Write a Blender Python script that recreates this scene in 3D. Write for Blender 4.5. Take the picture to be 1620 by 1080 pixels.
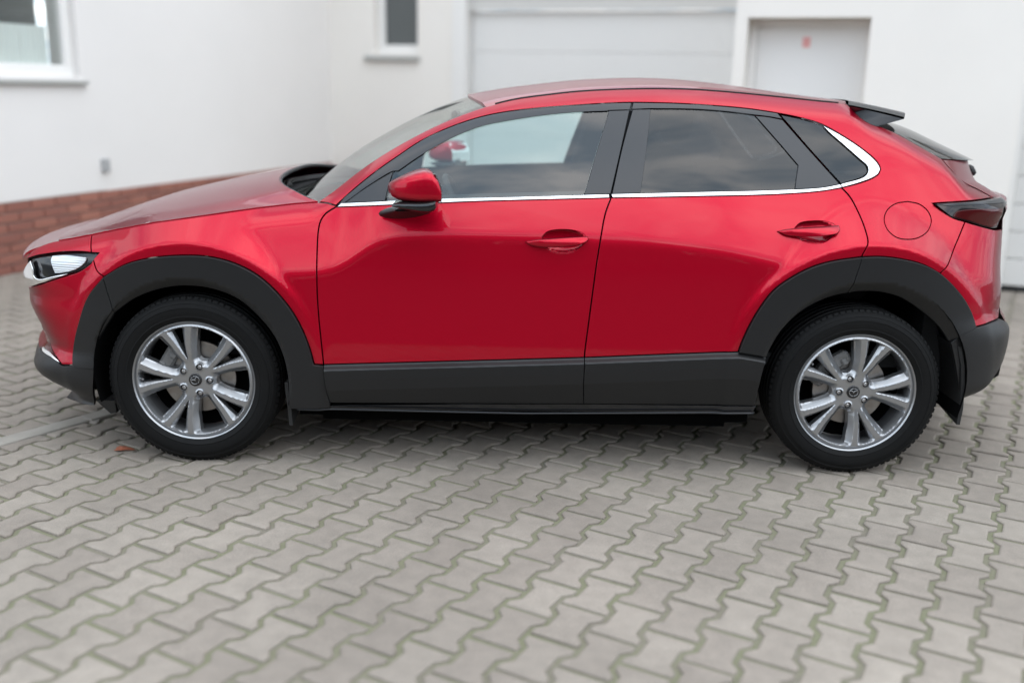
import bpy, bmesh, math, random
import numpy as np
from mathutils import Vector, Matrix
from mathutils.geometry import delaunay_2d_cdt
random.seed(7); rng=np.random.default_rng(7)
for o in list(bpy.data.objects): bpy.data.objects.remove(o)
scene=bpy.context.scene; COL=scene.collection
rad=math.radians
# =============================================================== camera
def set_camera():
    loc=Vector((-.079,-4.534,1.4984)); pit,roll,yaw=.2574,.0214,.0063
    fw0=Vector((math.sin(yaw),math.cos(yaw),0)); rt=Vector((math.cos(yaw),-math.sin(yaw),0)); zz=Vector((0,0,1))
    fw=fw0*math.cos(pit)-zz*math.sin(pit); up=zz*math.cos(pit)+fw0*math.sin(pit)
    R=rt*math.cos(roll)+up*math.sin(roll); U=up*math.cos(roll)-rt*math.sin(roll)
    m=Matrix((R,U,-fw)).transposed().to_4x4(); m.translation=loc
    cd=bpy.data.cameras.new('camera'); cam=bpy.data.objects.new('camera',cd); COL.objects.link(cam)
    cam.matrix_world=m; cd.sensor_width=36; cd.lens=33.866; cd.clip_start=.05; cd.clip_end=600
    cd.dof.use_dof=True; cd.dof.focus_distance=3.72; cd.dof.aperture_fstop=33.866e-3/.044; cd.dof.aperture_blades=0
    scene.camera=cam
set_camera()
# =============================================================== sky
SUN_EL,SUN_AZ=rad(66),rad(128)     # azimuth measured clockwise from +Y
def set_world():
    w=bpy.data.worlds.new('World'); scene.world=w; w.use_nodes=True
    nt=w.node_tree; N=nt.nodes; L=nt.links; N.clear()
    out=N.new('ShaderNodeOutputWorld'); bg=N.new('ShaderNodeBackground'); bg.inputs['Strength'].default_value=.145
    sky=N.new('ShaderNodeTexSky'); sky.sky_type='NISHITA'; sky.sun_disc=False
    sky.sun_elevation=SUN_EL; sky.sun_rotation=SUN_AZ; sky.air_density=1.0; sky.dust_density=1.5; sky.ozone_density=1.0
    tc=N.new('ShaderNodeTexCoord'); sp=N.new('ShaderNodeSeparateXYZ'); L.new(tc.outputs['Generated'],sp.inputs[0])
    # clouds lie on a flat layer: divide the direction by its height
    mx=N.new('ShaderNodeMath'); mx.operation='MAXIMUM'; mx.inputs[1].default_value=0; L.new(sp.outputs['Z'],mx.inputs[0])
    ad=N.new('ShaderNodeMath'); ad.operation='ADD'; ad.inputs[1].default_value=.12; L.new(mx.outputs[0],ad.inputs[0])
    dv=N.new('ShaderNodeVectorMath'); dv.operation='DIVIDE'; cb=N.new('ShaderNodeCombineXYZ')
    for k in range(3): L.new(ad.outputs[0],cb.inputs[k])
    L.new(tc.outputs['Generated'],dv.inputs[0]); L.new(cb.outputs[0],dv.inputs[1])
    n1=N.new('ShaderNodeTexNoise'); n1.inputs['Scale'].default_value=3.2; n1.inputs['Detail'].default_value=6; n1.inputs['Roughness'].default_value=.55; n1.inputs['Distortion'].default_value=.4
    L.new(dv.outputs[0],n1.inputs['Vector'])
    cr=N.new('ShaderNodeValToRGB'); e=cr.color_ramp.elements
    e[0].position=.40; e[0].color=(4.0,5.9,7.8,1); e[1].position=.60; e[1].color=(14.8,14.9,15.1,1)
    L.new(n1.outputs['Fac'],cr.inputs['Fac'])
    mixn=N.new('ShaderNodeMixRGB'); mixn.inputs['Fac'].default_value=.86
    L.new(sky.outputs[0],mixn.inputs[1]); L.new(cr.outputs[0],mixn.inputs[2])
    L.new(mixn.outputs[0],bg.inputs['Color']); L.new(bg.outputs[0],out.inputs['Surface'])
    sd=bpy.data.lights.new('sun','SUN'); sd.energy=.5; sd.angle=rad(80); sd.color=(1,.96,.9)
    s=bpy.data.objects.new('sun',sd); COL.objects.link(s)
    d=Vector((math.sin(SUN_AZ)*math.cos(SUN_EL),math.cos(SUN_AZ)*math.cos(SUN_EL),math.sin(SUN_EL)))
    s.rotation_euler=d.to_track_quat('Z','Y').to_euler(); s.location=d*30
set_world()
v=scene.view_settings; v.view_transform='Standard'; v.look='None'; v.exposure=.70; v.gamma=1; v.use_curve_mapping=False
# =============================================================== materials
def mat(name,color,rough=.5,metal=0,coat=0,coat_rough=.03,spec=.5,noise=None,bump=None,ior=None):
    m=bpy.data.materials.new(name); m.use_nodes=True; nt=m.node_tree; N=nt.nodes; L=nt.links; b=N['Principled BSDF']
    b.inputs['Base Color'].default_value=(*color,1); b.inputs['Roughness'].default_value=rough; b.inputs['Metallic'].default_value=metal
    b.inputs['Coat Weight'].default_value=coat; b.inputs['Coat Roughness'].default_value=coat_rough; b.inputs['Specular IOR Level'].default_value=spec
    if ior: b.inputs['IOR'].default_value=ior
    tc=N.new('ShaderNodeTexCoord')
    if noise:   # (scale, amount, second colour)
        n=N.new('ShaderNodeTexNoise'); n.inputs['Scale'].default_value=noise[0]; n.inputs['Detail'].default_value=6; L.new(tc.outputs['Object'],n.inputs['Vector'])
        r=N.new('ShaderNodeMapRange'); r.inputs[1].default_value=.3; r.inputs[2].default_value=.7; L.new(n.outputs['Fac'],r.inputs[0])
        f=N.new('ShaderNodeMath'); f.operation='MULTIPLY'; f.inputs[1].default_value=noise[1]; L.new(r.outputs[0],f.inputs[0])
        mx=N.new('ShaderNodeMixRGB'); mx.inputs[1].default_value=(*color,1); mx.inputs[2].default_value=(*noise[2],1)
        L.new(f.outputs[0],mx.inputs['Fac']); L.new(mx.outputs[0],b.inputs['Base Color'])
    if bump:    # (scale, strength, distance)
        n=N.new('ShaderNodeTexNoise'); n.inputs['Scale'].default_value=bump[0]; n.inputs['Detail'].default_value=4; L.new(tc.outputs['Object'],n.inputs['Vector'])
        bp=N.new('ShaderNodeBump'); bp.inputs['Strength'].default_value=bump[1]; bp.inputs['Distance'].default_value=bump[2]
        L.new(n.outputs['Fac'],bp.inputs['Height']); L.new(bp.outputs[0],b.inputs['Normal'])
    return m
def glass_mat(name,tint,f0=.08,rough=0):
    "thin pane: Schlick reflection on both faces alike, the rest passes through tinted"
    m=bpy.data.materials.new(name); m.use_nodes=True; nt=m.node_tree; N=nt.nodes; L=nt.links; N.clear()
    o=N.new('ShaderNodeOutputMaterial'); t=N.new('ShaderNodeBsdfTransparent'); t.inputs[0].default_value=(*tint,1)
    g=N.new('ShaderNodeBsdfGlossy'); g.inputs['Roughness'].default_value=rough
    geo=N.new('ShaderNodeNewGeometry'); dt=N.new('ShaderNodeVectorMath'); dt.operation='DOT_PRODUCT'; L.new(geo.outputs['Normal'],dt.inputs[0]); L.new(geo.outputs['Incoming'],dt.inputs[1])
    def mth(op,x,y=None):
        n=N.new('ShaderNodeMath'); n.operation=op; n.use_clamp=False
        for k,q in enumerate((x,y)):
            if q is None: continue
            if hasattr(q,'is_linked') or hasattr(q,'links'): L.new(q,n.inputs[k])
            else: n.inputs[k].default_value=q
        return n.outputs[0]
    c=mth('ABSOLUTE',dt.outputs['Value']); q=mth('POWER',mth('SUBTRACT',1.0,c),5.0); f=mth('ADD',mth('MULTIPLY',q,1-f0),f0)
    x=N.new('ShaderNodeMixShader'); L.new(f,x.inputs[0]); L.new(t.outputs[0],x.inputs[1]); L.new(g.outputs[0],x.inputs[2]); L.new(x.outputs[0],o.inputs[0])
    return m
M={}
M['paint']=mat('red_metallic_paint',(.43,.0006,.014),rough=.36,metal=.54,coat=.50,coat_rough=.010,spec=.10)
M['paint'].node_tree.nodes['Principled BSDF'].inputs['Coat IOR'].default_value=1.52
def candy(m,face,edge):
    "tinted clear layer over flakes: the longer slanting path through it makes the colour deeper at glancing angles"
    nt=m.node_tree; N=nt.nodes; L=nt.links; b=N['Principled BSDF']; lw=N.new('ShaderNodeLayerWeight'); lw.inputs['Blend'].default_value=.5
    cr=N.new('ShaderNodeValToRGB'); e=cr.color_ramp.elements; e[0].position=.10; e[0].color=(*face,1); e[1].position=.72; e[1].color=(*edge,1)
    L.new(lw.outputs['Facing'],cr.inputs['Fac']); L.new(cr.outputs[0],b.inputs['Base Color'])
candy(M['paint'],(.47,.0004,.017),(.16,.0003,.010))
M['plastic']=mat('grained_black_plastic',(.008,.008,.0085),rough=.42,spec=.45,bump=(900,.25,.0006))
M['gloss']=mat('gloss_black',(.012,.012,.013),rough=.12,spec=.6)
M['frame']=mat('satin_black_film',(.011,.012,.015),rough=.28,spec=.6)
M['chrome']=mat('chrome',(.88,.88,.89),rough=.14,metal=1)
M['rubber']=mat('rubber',(.012,.012,.012),rough=.6)
M['dark']=mat('dark_underbody',(.003,.003,.003),rough=.95,spec=.03)
M['tyre']=mat('tyre_rubber',(.0045,.0045,.0047),rough=.65,spec=.18,noise=(14,.5,(.007,.0068,.0066)),bump=(160,.3,.001))
M['alloy']=mat('alloy_silver',(.37,.375,.385),rough=.31,metal=.85)
M['barrel']=mat('alloy_barrel',(.30,.30,.31),rough=.38,metal=.8)
M['steel']=mat('brake_steel',(.36,.35,.34),rough=.38,metal=1,noise=(30,.6,(.22,.19,.17)))
M['caliper']=mat('caliper_grey',(.16,.16,.16),rough=.6,noise=(40,.5,(.07,.06,.05)))
M['nut']=mat('nut_steel',(.45,.45,.46),rough=.3,metal=1)
M['cabin']=mat('cabin_dark',(.02,.021,.023),rough=.8)
M['seat']=mat('seat_cloth',(.03,.03,.033),rough=.9)
M['lining']=mat('roof_lining',(.22,.22,.22),rough=.95)
M['glass']=glass_mat('clear_glass',(.80,.92,.91),.085); M['screen']=glass_mat('windscreen_glass',(.88,.93,.89),.19)
M['tint']=glass_mat('privacy_glass',(.09,.10,.11),.066)
M['lens']=mat('lamp_lens',(.58,.60,.62),rough=.14,metal=.5,coat=.6)
M['redlens']=mat('red_lens',(.06,.001,.002),rough=.12,spec=.4)
M['smoke']=mat('smoked_lens',(.010,.006,.007),rough=.10,spec=.45)
# ---- building
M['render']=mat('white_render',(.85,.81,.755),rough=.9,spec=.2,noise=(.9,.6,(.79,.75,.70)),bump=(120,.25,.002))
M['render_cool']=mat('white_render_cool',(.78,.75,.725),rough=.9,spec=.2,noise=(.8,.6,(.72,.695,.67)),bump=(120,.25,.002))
M['pvc']=mat('white_pvc',(.82,.80,.77),rough=.35)
M['door_white']=mat('door_white',(.78,.765,.74),rough=.45,bump=(60,.1,.001))
M['door_grey']=mat('door_grey',(.68,.665,.635),rough=.5,bump=(60,.1,.001))
M['metal_sill']=mat('sill_grey',(.42,.42,.40),rough=.5,metal=.3)
M['mortar']=mat('mortar',(.36,.31,.28),rough=.95)
M['pane']=mat('window_pane',(.09,.10,.10),rough=.08,spec=.7)
M['curtain']=mat('net_curtain',(.80,.82,.80),rough=.9)
def brick_mat():
    m=mat('red_brick',(.30,.085,.055),rough=.85,spec=.2,bump=(140,.5,.003)); nt=m.node_tree; N=nt.nodes; L=nt.links; b=N['Principled BSDF']
    oi=N.new('ShaderNodeObjectInfo'); cr=N.new('ShaderNodeValToRGB'); e=cr.color_ramp.elements
    e[0].color=(.25,.105,.082,1); e[1].color=(.35,.15,.11,1); L.new(oi.outputs['Random'],cr.inputs['Fac']); L.new(cr.outputs[0],b.inputs['Base Color'])
    return m
M['brick']=brick_mat()
def paver_mat(name,stuff):
    m=mat(name,(.3,.3,.3),rough=.9,spec=.25); nt=m.node_tree; N=nt.nodes; L=nt.links; b=N['Principled BSDF']
    if stuff:
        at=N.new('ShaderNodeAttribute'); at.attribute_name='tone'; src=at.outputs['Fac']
    else:
        oi=N.new('ShaderNodeObjectInfo'); ml=N.new('ShaderNodeMath'); ml.operation='MULTIPLY'; ml.inputs[1].default_value=.8; L.new(oi.outputs['Random'],ml.inputs[0]); src=ml.outputs[0]
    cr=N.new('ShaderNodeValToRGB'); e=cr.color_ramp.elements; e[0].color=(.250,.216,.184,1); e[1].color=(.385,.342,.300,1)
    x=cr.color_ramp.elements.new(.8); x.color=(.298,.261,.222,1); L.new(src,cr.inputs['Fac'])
    geo=N.new('ShaderNodeNewGeometry')
    n=N.new('ShaderNodeTexNoise'); n.inputs['Scale'].default_value=1.1; n.inputs['Detail'].default_value=5; L.new(geo.outputs['Position'],n.inputs['Vector'])
    r=N.new('ShaderNodeMapRange'); r.inputs[1].default_value=.3; r.inputs[2].default_value=.72; r.inputs[3].default_value=.80; r.inputs[4].default_value=1.12; L.new(n.outputs['Fac'],r.inputs[0])
    n2=N.new('ShaderNodeTexNoise'); n2.inputs['Scale'].default_value=260; n2.inputs['Detail'].default_value=3; L.new(geo.outputs['Position'],n2.inputs['Vector'])
    r2=N.new('ShaderNodeMapRange'); r2.inputs[1].default_value=.25; r2.inputs[2].default_value=.75; r2.inputs[3].default_value=.82; r2.inputs[4].default_value=1.14; L.new(n2.outputs['Fac'],r2.inputs[0])
    n3=N.new('ShaderNodeTexNoise'); n3.inputs['Scale'].default_value=17; n3.inputs['Detail'].default_value=6; L.new(geo.outputs['Position'],n3.inputs['Vector'])
    r3=N.new('ShaderNodeMapRange'); r3.inputs[1].default_value=.3; r3.inputs[2].default_value=.7; r3.inputs[3].default_value=.9; r3.inputs[4].default_value=1.06; L.new(n3.outputs['Fac'],r3.inputs[0])
    p=N.new('ShaderNodeMath'); p.operation='MULTIPLY'; L.new(r.outputs[0],p.inputs[0]); L.new(r2.outputs[0],p.inputs[1])
    p2=N.new('ShaderNodeMath'); p2.operation='MULTIPLY'; L.new(p.outputs[0],p2.inputs[0]); L.new(r3.outputs[0],p2.inputs[1])
    mx=N.new('ShaderNodeMixRGB'); mx.blend_type='MULTIPLY'; mx.inputs[0].default_value=1; L.new(cr.outputs[0],mx.inputs[1]); L.new(p2.outputs[0],mx.inputs[2]); L.new(mx.outputs[0],b.inputs['Base Color'])
    bp=N.new('ShaderNodeBump'); bp.inputs['Strength'].default_value=.5; bp.inputs['Distance'].default_value=.002; L.new(n2.outputs['Fac'],bp.inputs['Height']); L.new(bp.outputs[0],b.inputs['Normal'])
    return m
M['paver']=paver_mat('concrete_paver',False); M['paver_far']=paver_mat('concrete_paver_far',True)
def joint_mat():
    m=mat('mossy_joint',(.1,.1,.07),rough=1,spec=.1,bump=(220,.8,.006)); nt=m.node_tree; N=nt.nodes; L=nt.links; b=N['Principled BSDF']
    geo=N.new('ShaderNodeNewGeometry'); n=N.new('ShaderNodeTexNoise'); n.inputs['Scale'].default_value=3.2; n.inputs['Detail'].default_value=7; n.inputs['Roughness'].default_value=.65; L.new(geo.outputs['Position'],n.inputs['Vector'])
    cr=N.new('ShaderNodeValToRGB'); e=cr.color_ramp.elements; e[0].position=.36; e[0].color=(.20,.18,.145,1); e[1].position=.56; e[1].color=(.19,.188,.125,1)
    L.new(n.outputs['Fac'],cr.inputs['Fac']); L.new(cr.outputs[0],b.inputs['Base Color'])
    return m
M['joint']=joint_mat(); M['palestrip']=mat('pale_concrete',(.33,.305,.27),rough=.95,spec=.1,noise=(9,.7,(.25,.23,.205)),bump=(200,.4,.002)); M['asphalt']=mat('asphalt',(.042,.042,.043),rough=.9,spec=.2,noise=(6,.6,(.055,.054,.052)),bump=(150,.5,.004))
M['leaf']=mat('leaf_orange',(.30,.095,.05),rough=.7)
M['sticker']=mat('red_sticker',(.80,.38,.36),rough=.6)
M['boxgrey']=mat('box_grey',(.38,.38,.38),rough=.6)
M['oppbrick']=mat('opposite_wall',(.10,.075,.06),rough=.9,noise=(3,.6,(.07,.055,.045)))
M['opproof']=mat('opposite_roof',(.05,.04,.038),rough=.8,noise=(5,.6,(.035,.03,.03)))
# =============================================================== object helpers
def link(o,parent=None,**props):
    COL.objects.link(o)
    if parent is not None: o.parent=parent
    for k,val in props.items(): o[k]=val
    return o
def empty(name,loc=(0,0,0),**props):
    o=bpy.data.objects.new(name,None); o.location=loc; o.empty_display_size=.2; return link(o,None,**props)
def mesh_obj(name,verts,faces,m,parent=None,smooth=False,**props):
    me=bpy.data.meshes.new(name); me.from_pydata([tuple(map(float,q)) for q in verts],[],[tuple(int(i) for i in f) for f in faces])
    me.materials.append(m)
    if smooth: me.polygons.foreach_set('use_smooth',[True]*len(me.polygons))
    me.update()
    return link(bpy.data.objects.new(name,me),parent,**props)
def bm_obj(name,bm,m,parent=None,smooth=False,sharp=None,**props):
    me=bpy.data.meshes.new(name); bmesh.ops.recalc_face_normals(bm,faces=bm.faces); bm.to_mesh(me); bm.free(); me.materials.append(m)
    if smooth:
        me.polygons.foreach_set('use_smooth',[True]*len(me.polygons))
        if sharp: me.set_sharp_from_angle(angle=rad(sharp))
    return link(bpy.data.objects.new(name,me),parent,**props)
def add_box(bm,cx,cy,cz,sx,sy,sz,rot=None,bev=0):
    r=bmesh.ops.create_cube(bm,size=1); vs=r['verts']
    bmesh.ops.scale(bm,vec=(sx,sy,sz),verts=vs)
    if bev>0:
        es=list({e for q in vs for e in q.link_edges}); rr=bmesh.ops.bevel(bm,geom=es,offset=bev,segments=1,affect='EDGES'); vs=rr['verts'] if rr['verts'] else vs
        vs=list({q for f in rr['faces'] for q in f.verts}|set(q for q in vs if q.is_valid))
    vs=[q for q in vs if q.is_valid]
    # gather the whole island
    seen=set(vs); st=list(vs)
    while st:
        q=st.pop()
        for e in q.link_edges:
            w=e.other_vert(q)
            if w not in seen: seen.add(w); st.append(w)
    vs=list(seen)
    if rot is not None: bmesh.ops.transform(bm,matrix=rot,verts=vs)
    bmesh.ops.translate(bm,vec=(cx,cy,cz),verts=vs)
def tube(pts,r,n=8,close=True):
    "vertices and faces of a tube along pts; r is a number or a list"
    pts=[Vector(p) for p in pts]; V=[];F=[]
    rs=r if hasattr(r,'__len__') else [r]*len(pts)
    t0=(pts[1]-pts[0]).normalized(); up=Vector((0,0,1)) if abs(t0.z)<.9 else Vector((1,0,0))
    for i,p in enumerate(pts):
        t=(pts[min(i+1,len(pts)-1)]-pts[max(i-1,0)]).normalized(); a=t.cross(up).normalized(); b=a.cross(t)
        for k in range(n):
            an=2*math.pi*k/n; V.append(p+(a*math.cos(an)+b*math.sin(an))*rs[i])
    for i in range(len(pts)-1):
        for k in range(n): F.append((i*n+k,i*n+(k+1)%n,(i+1)*n+(k+1)%n,(i+1)*n+k))
    if close: F.append(tuple(range(n))[::-1]); F.append(tuple((len(pts)-1)*n+k for k in range(n)))
    return V,F
def grid_faces(ni,nj,flip=False,close_i=False):
    F=[]
    for i in range(ni if close_i else ni-1):
        for j in range(nj-1):
            a,b,c,d=i*nj+j,((i+1)%ni)*nj+j,((i+1)%ni)*nj+j+1,i*nj+j+1
            F.append((a,d,c,b) if flip else (a,b,c,d))
    return F
# ---------- half width of the body seen from the side: y = -W(x, z) ----------
GX0,GX1,GDX=-2.45,2.35,0.01
GZ0,GZ1,GDZ=0.0,1.70,0.005
def sm(t): 
    t=np.clip(t,0,1); return t*t*(3-2*t)
def smooth1(xs,ys,q,s=.05):
    "linear table blurred a little"
    g=np.linspace(-2.5,2.5,49); w=np.exp(-.5*g**2); w/=w.sum()
    q=np.asarray(q,float); return sum(wi*np.interp(q+gi*s,xs,ys) for gi,wi in zip(g,w))
def blur(A,n,ax):
    k=np.exp(-.5*(np.arange(-3*n,3*n+1)/n)**2); k/=k.sum()
    P=np.pad(A,[(3*n,3*n) if a==ax else (0,0) for a in (0,1)],mode='edge')
    return np.apply_along_axis(lambda m:np.convolve(m,k,'valid'),ax,P)
S_LINE=([-2.3,-1.7,-1.3,-1.0,-.80,-.70,-.62,-.52,-.3,0.1,.45,.75,1.0,1.3,1.7,2.2],
        [.80,.80,.79,.785,.79,.82,.905,.935,.945,.945,.935,.905,.855,.82,.80,.80])
BELT=([-2.3,-.75,.3,1.19,1.34,2.2],[1.0,1.045,1.10,1.15,1.18,1.22])
ARCH=dict(f=(-1.318,.372,.476),r=(1.332,.385,.508))
def build_W(T):
    xs=np.arange(GX0,GX1+1e-6,GDX); zs=np.arange(GZ0,GZ1+1e-6,GDZ)
    X,Z=np.meshgrid(xs,zs,indexing='ij')
    zS=smooth1(*S_LINE,xs,.05)[:,None]; zb=smooth1(*BELT,xs,.1)[:,None]
    edge=smooth1(T['edge'][0],T['edge'][1],xs,.03)[:,None]
    hi=.38+.07*np.clip((Z-zS)/.2,0,1)
    low=np.interp(zs,[0,.2,.35,.5,.7,.9,1.7],[.30,.20,.05,-.03,-.055,-.065,-.065])[None,:]
    s=low*(1-sm((Z-zS+.05)/.08))-hi*sm((Z-zS+.035)/.07)
    gh=-(.45+.20*np.clip((Z-zb)/.33,0,1.2))
    m=sm((Z-zb+.02)/.05); s=s*(1-m)+gh*m
    u=np.clip(Z-(edge-.075),0,.12); s=s-2*7.0*u
    W=np.cumsum(s,1)*GDZ
    iz=int(round((.70-GZ0)/GDZ)); W=W-W[:,iz:iz+1]+.886
    plan=smooth1([-2.4,-1.5,-.9,0,.9,1.5,2.3],[-.075,-.012,0,.004,.0,-.012,-.06],xs,.2)[:,None]
    W=W+plan
    # rounded flares over the wheels
    for k in ('f','r'):
        cx,cz,R=ARCH[k]; r=np.hypot(X-cx,Z-cz)
        F=.896+plan-.9*np.clip(r-R-.05,0,1)-.25*np.clip(R+.05-r,0,.0)
        d=W-F; kk=.010
        W=.5*(W+F+np.sqrt(d*d+kk*kk))
    xf=smooth1(T['front'][0],T['front'][1],zs,.02)[None,:]; xr=smooth1(T['rear'][0],T['rear'][1],zs,.02)[None,:]
    sf=np.clip(X-xf,-.12,9); sr=np.clip(xr-X,-.12,9)
    W=W-(.155*np.exp(-sf/.085)+.05*np.exp(-sf/.40))-(.15*np.exp(-sr/.085)+.045*np.exp(-sr/.40))
    W=blur(blur(W,1,0),1,1)
    Wx=np.gradient(W,GDX,axis=0); Wz=np.gradient(W,GDZ,axis=1)
    Wx=blur(blur(Wx,1,0),1,1);Wz=blur(blur(Wz,1,0),1,1)
    return W,Wx,Wz
def lookup(A,x,z):
    x=np.asarray(x,float);z=np.asarray(z,float)
    i=np.clip((x-GX0)/GDX,0,A.shape[0]-1.001); j=np.clip((z-GZ0)/GDZ,0,A.shape[1]-1.001)
    a=i.astype(int);b=j.astype(int);f=i-a;g=j-b
    return A[a,b]*(1-f)*(1-g)+A[a+1,b]*f*(1-g)+A[a,b+1]*(1-f)*g+A[a+1,b+1]*f*g

# =============================================================== ground
def build_ground():
    me=[(-150,-150,-.02),(150,-150,-.02),(150,150,-.02),(-150,150,-.02)]
    mesh_obj('ground',me,[(0,1,2,3)],M['asphalt'],kind='structure')
    base=mesh_obj('paving',[(-9.1,-3.5,-.008),(9.1,-3.5,-.008),(9.1,10,-.008),(-9.1,10,-.008)],[(0,1,2,3)],M['joint'],kind='structure',label='grey concrete block paving with mossy joints')
    an=-.5097; ca,sa=math.cos(an),math.sin(an); A=np.array([ca,sa]); B=np.array([-sa,ca]); O=np.array([1.017,-1.8568]); la,lb=.139,.2
    h,w=.0825,.0565
    half=[(h,-.1),(h,-.064),(w,-.036),(w,.036),(h,.064),(h,.1)]
    prof=np.array([(s,t) for s,t in half]+[(-s,t) for s,t in half[::-1]])
    def inset(p,d):
        n=len(p); q=[]
        for i in range(n):
            e1=p[i]-p[i-1]; e2=p[(i+1)%n]-p[i]; n1=np.array([-e1[1],e1[0]])/np.hypot(*e1); n2=np.array([-e2[1],e2[0]])/np.hypot(*e2)
            m=(n1+n2); m=m/np.hypot(*m); q.append(p[i]+m*d/max(.5,m@n1))
        return np.array(q)
    r0=inset(prof,.0085); r1=inset(prof,.0100); r2=inset(prof,.0155)
    ring=[np.c_[r0,np.full(12,-.03)],np.c_[r0,np.full(12,-.006)],np.c_[r1,np.full(12,-.0025)],np.c_[r2,np.zeros(12)]]
    PV=np.concatenate(ring); PF=[]
    for k in range(3):
        for i in range(12): PF.append((k*12+i,k*12+(i+1)%12,(k+1)*12+(i+1)%12,(k+1)*12+i))
    PF+= [(36+0,36+1,36+10,36+11),(36+1,36+2,36+9,36+10),(36+2,36+3,36+8,36+9),(36+3,36+4,36+7,36+8),(36+4,36+5,36+6,36+7)]
    # lattice
    cells=[]
    for i in range(-95,60):
        for jj in range(-60,70):
            j=jj+(.5 if i%2 else 0); c=O+i*la*A+(j+.5)*lb*B
            if -9<c[0]<9 and -3.4<c[1]<9.2 and c@np.array([.336,.942])<6.75 and (c-np.array([-2.3,7.66]))@np.array([.942,-.336])>-.1: cells.append(c)
    cells=np.array(cells)
    cam=np.array([-.079,-4.534,1.4984])
    from bpy_extras.object_utils import world_to_camera_view as w2c
    bpy.context.view_layer.update()
    uv=np.array([w2c(scene,scene.camera,Vector((c[0],c[1],0)))[:] for c in cells])
    vis=(uv[:,0]>-.03)&(uv[:,0]<1.03)&(uv[:,1]>-.06)&(uv[:,1]<1)&(uv[:,2]>0)
    d=np.hypot(np.hypot(cells[:,0]-cam[0],cells[:,1]-cam[1]),cam[2]); d[~vis]=1e9
    order=np.argsort(d); near=order[:300]; far=order[300:]
    me=bpy.data.meshes.new('paver'); me.from_pydata([tuple(map(float,q)) for q in PV],[],PF); me.materials.append(M['paver'])
    for k in near:
        o=bpy.data.objects.new('paver',me); o.location=(*cells[k],rng.normal(0,.0012)); o.rotation_euler=(rng.normal(0,.006),rng.normal(0,.006),an+rng.normal(0,.010)); o.location.z-=.0; link(o,base)
    F=np.array([list(f) for f in PF]); n=len(far)
    rot=an+rng.normal(0,.010,n); tx=rng.normal(0,.006,(n,2)); co=np.cos(rot)[:,None]; si=np.sin(rot)[:,None]
    X=PV[None,:,0]*co-PV[None,:,1]*si+cells[far][:,0:1]; Y=PV[None,:,0]*si+PV[None,:,1]*co+cells[far][:,1:2]
    Z=PV[None,:,2]+tx[:,0:1]*PV[None,:,0]+tx[:,1:2]*PV[None,:,1]+rng.normal(0,.0012,(n,1))
    V=np.stack([X,Y,Z],2).reshape(-1,3)
    allF=(F[None]+(np.arange(n)*48)[:,None,None]).reshape(-1,4)
    fm=bpy.data.meshes.new('pavers_beyond'); fm.vertices.add(len(V)); fm.vertices.foreach_set('co',V.ravel())
    fm.loops.add(allF.size); fm.loops.foreach_set('vertex_index',allF.ravel().astype(np.int32)); fm.polygons.add(len(allF)); fm.polygons.foreach_set('loop_start',np.arange(0,allF.size,4,dtype=np.int32))
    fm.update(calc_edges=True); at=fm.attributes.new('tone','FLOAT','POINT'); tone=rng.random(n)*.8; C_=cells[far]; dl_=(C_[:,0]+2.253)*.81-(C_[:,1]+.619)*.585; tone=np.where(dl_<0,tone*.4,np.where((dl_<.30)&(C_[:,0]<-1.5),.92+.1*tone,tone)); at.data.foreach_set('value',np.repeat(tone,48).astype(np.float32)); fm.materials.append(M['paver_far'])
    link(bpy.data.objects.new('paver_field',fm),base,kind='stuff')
build_ground()
def build_pale_strip():
    "row of pale flush blocks crossing the yard in front of the car's nose"
    t=empty('pale_strip',(0,0,0),kind='structure',label='pale strip of blocks set flush in the paving by the front bumper')
    bm=bmesh.new(); add_box(bm,0,0,-.012,.494,.09,.03,bev=.004); me=bpy.data.meshes.new('pale_block'); bm.to_mesh(me); bm.free(); me.materials.append(M['palestrip'])
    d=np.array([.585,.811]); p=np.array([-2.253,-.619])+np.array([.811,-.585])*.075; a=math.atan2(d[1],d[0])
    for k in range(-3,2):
        o=bpy.data.objects.new('pale_block',me); q=p+d*(k*.5+.1); o.location=(q[0],q[1],.004); o.rotation_euler=(0,0,a); link(o,t)
build_pale_strip()
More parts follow.
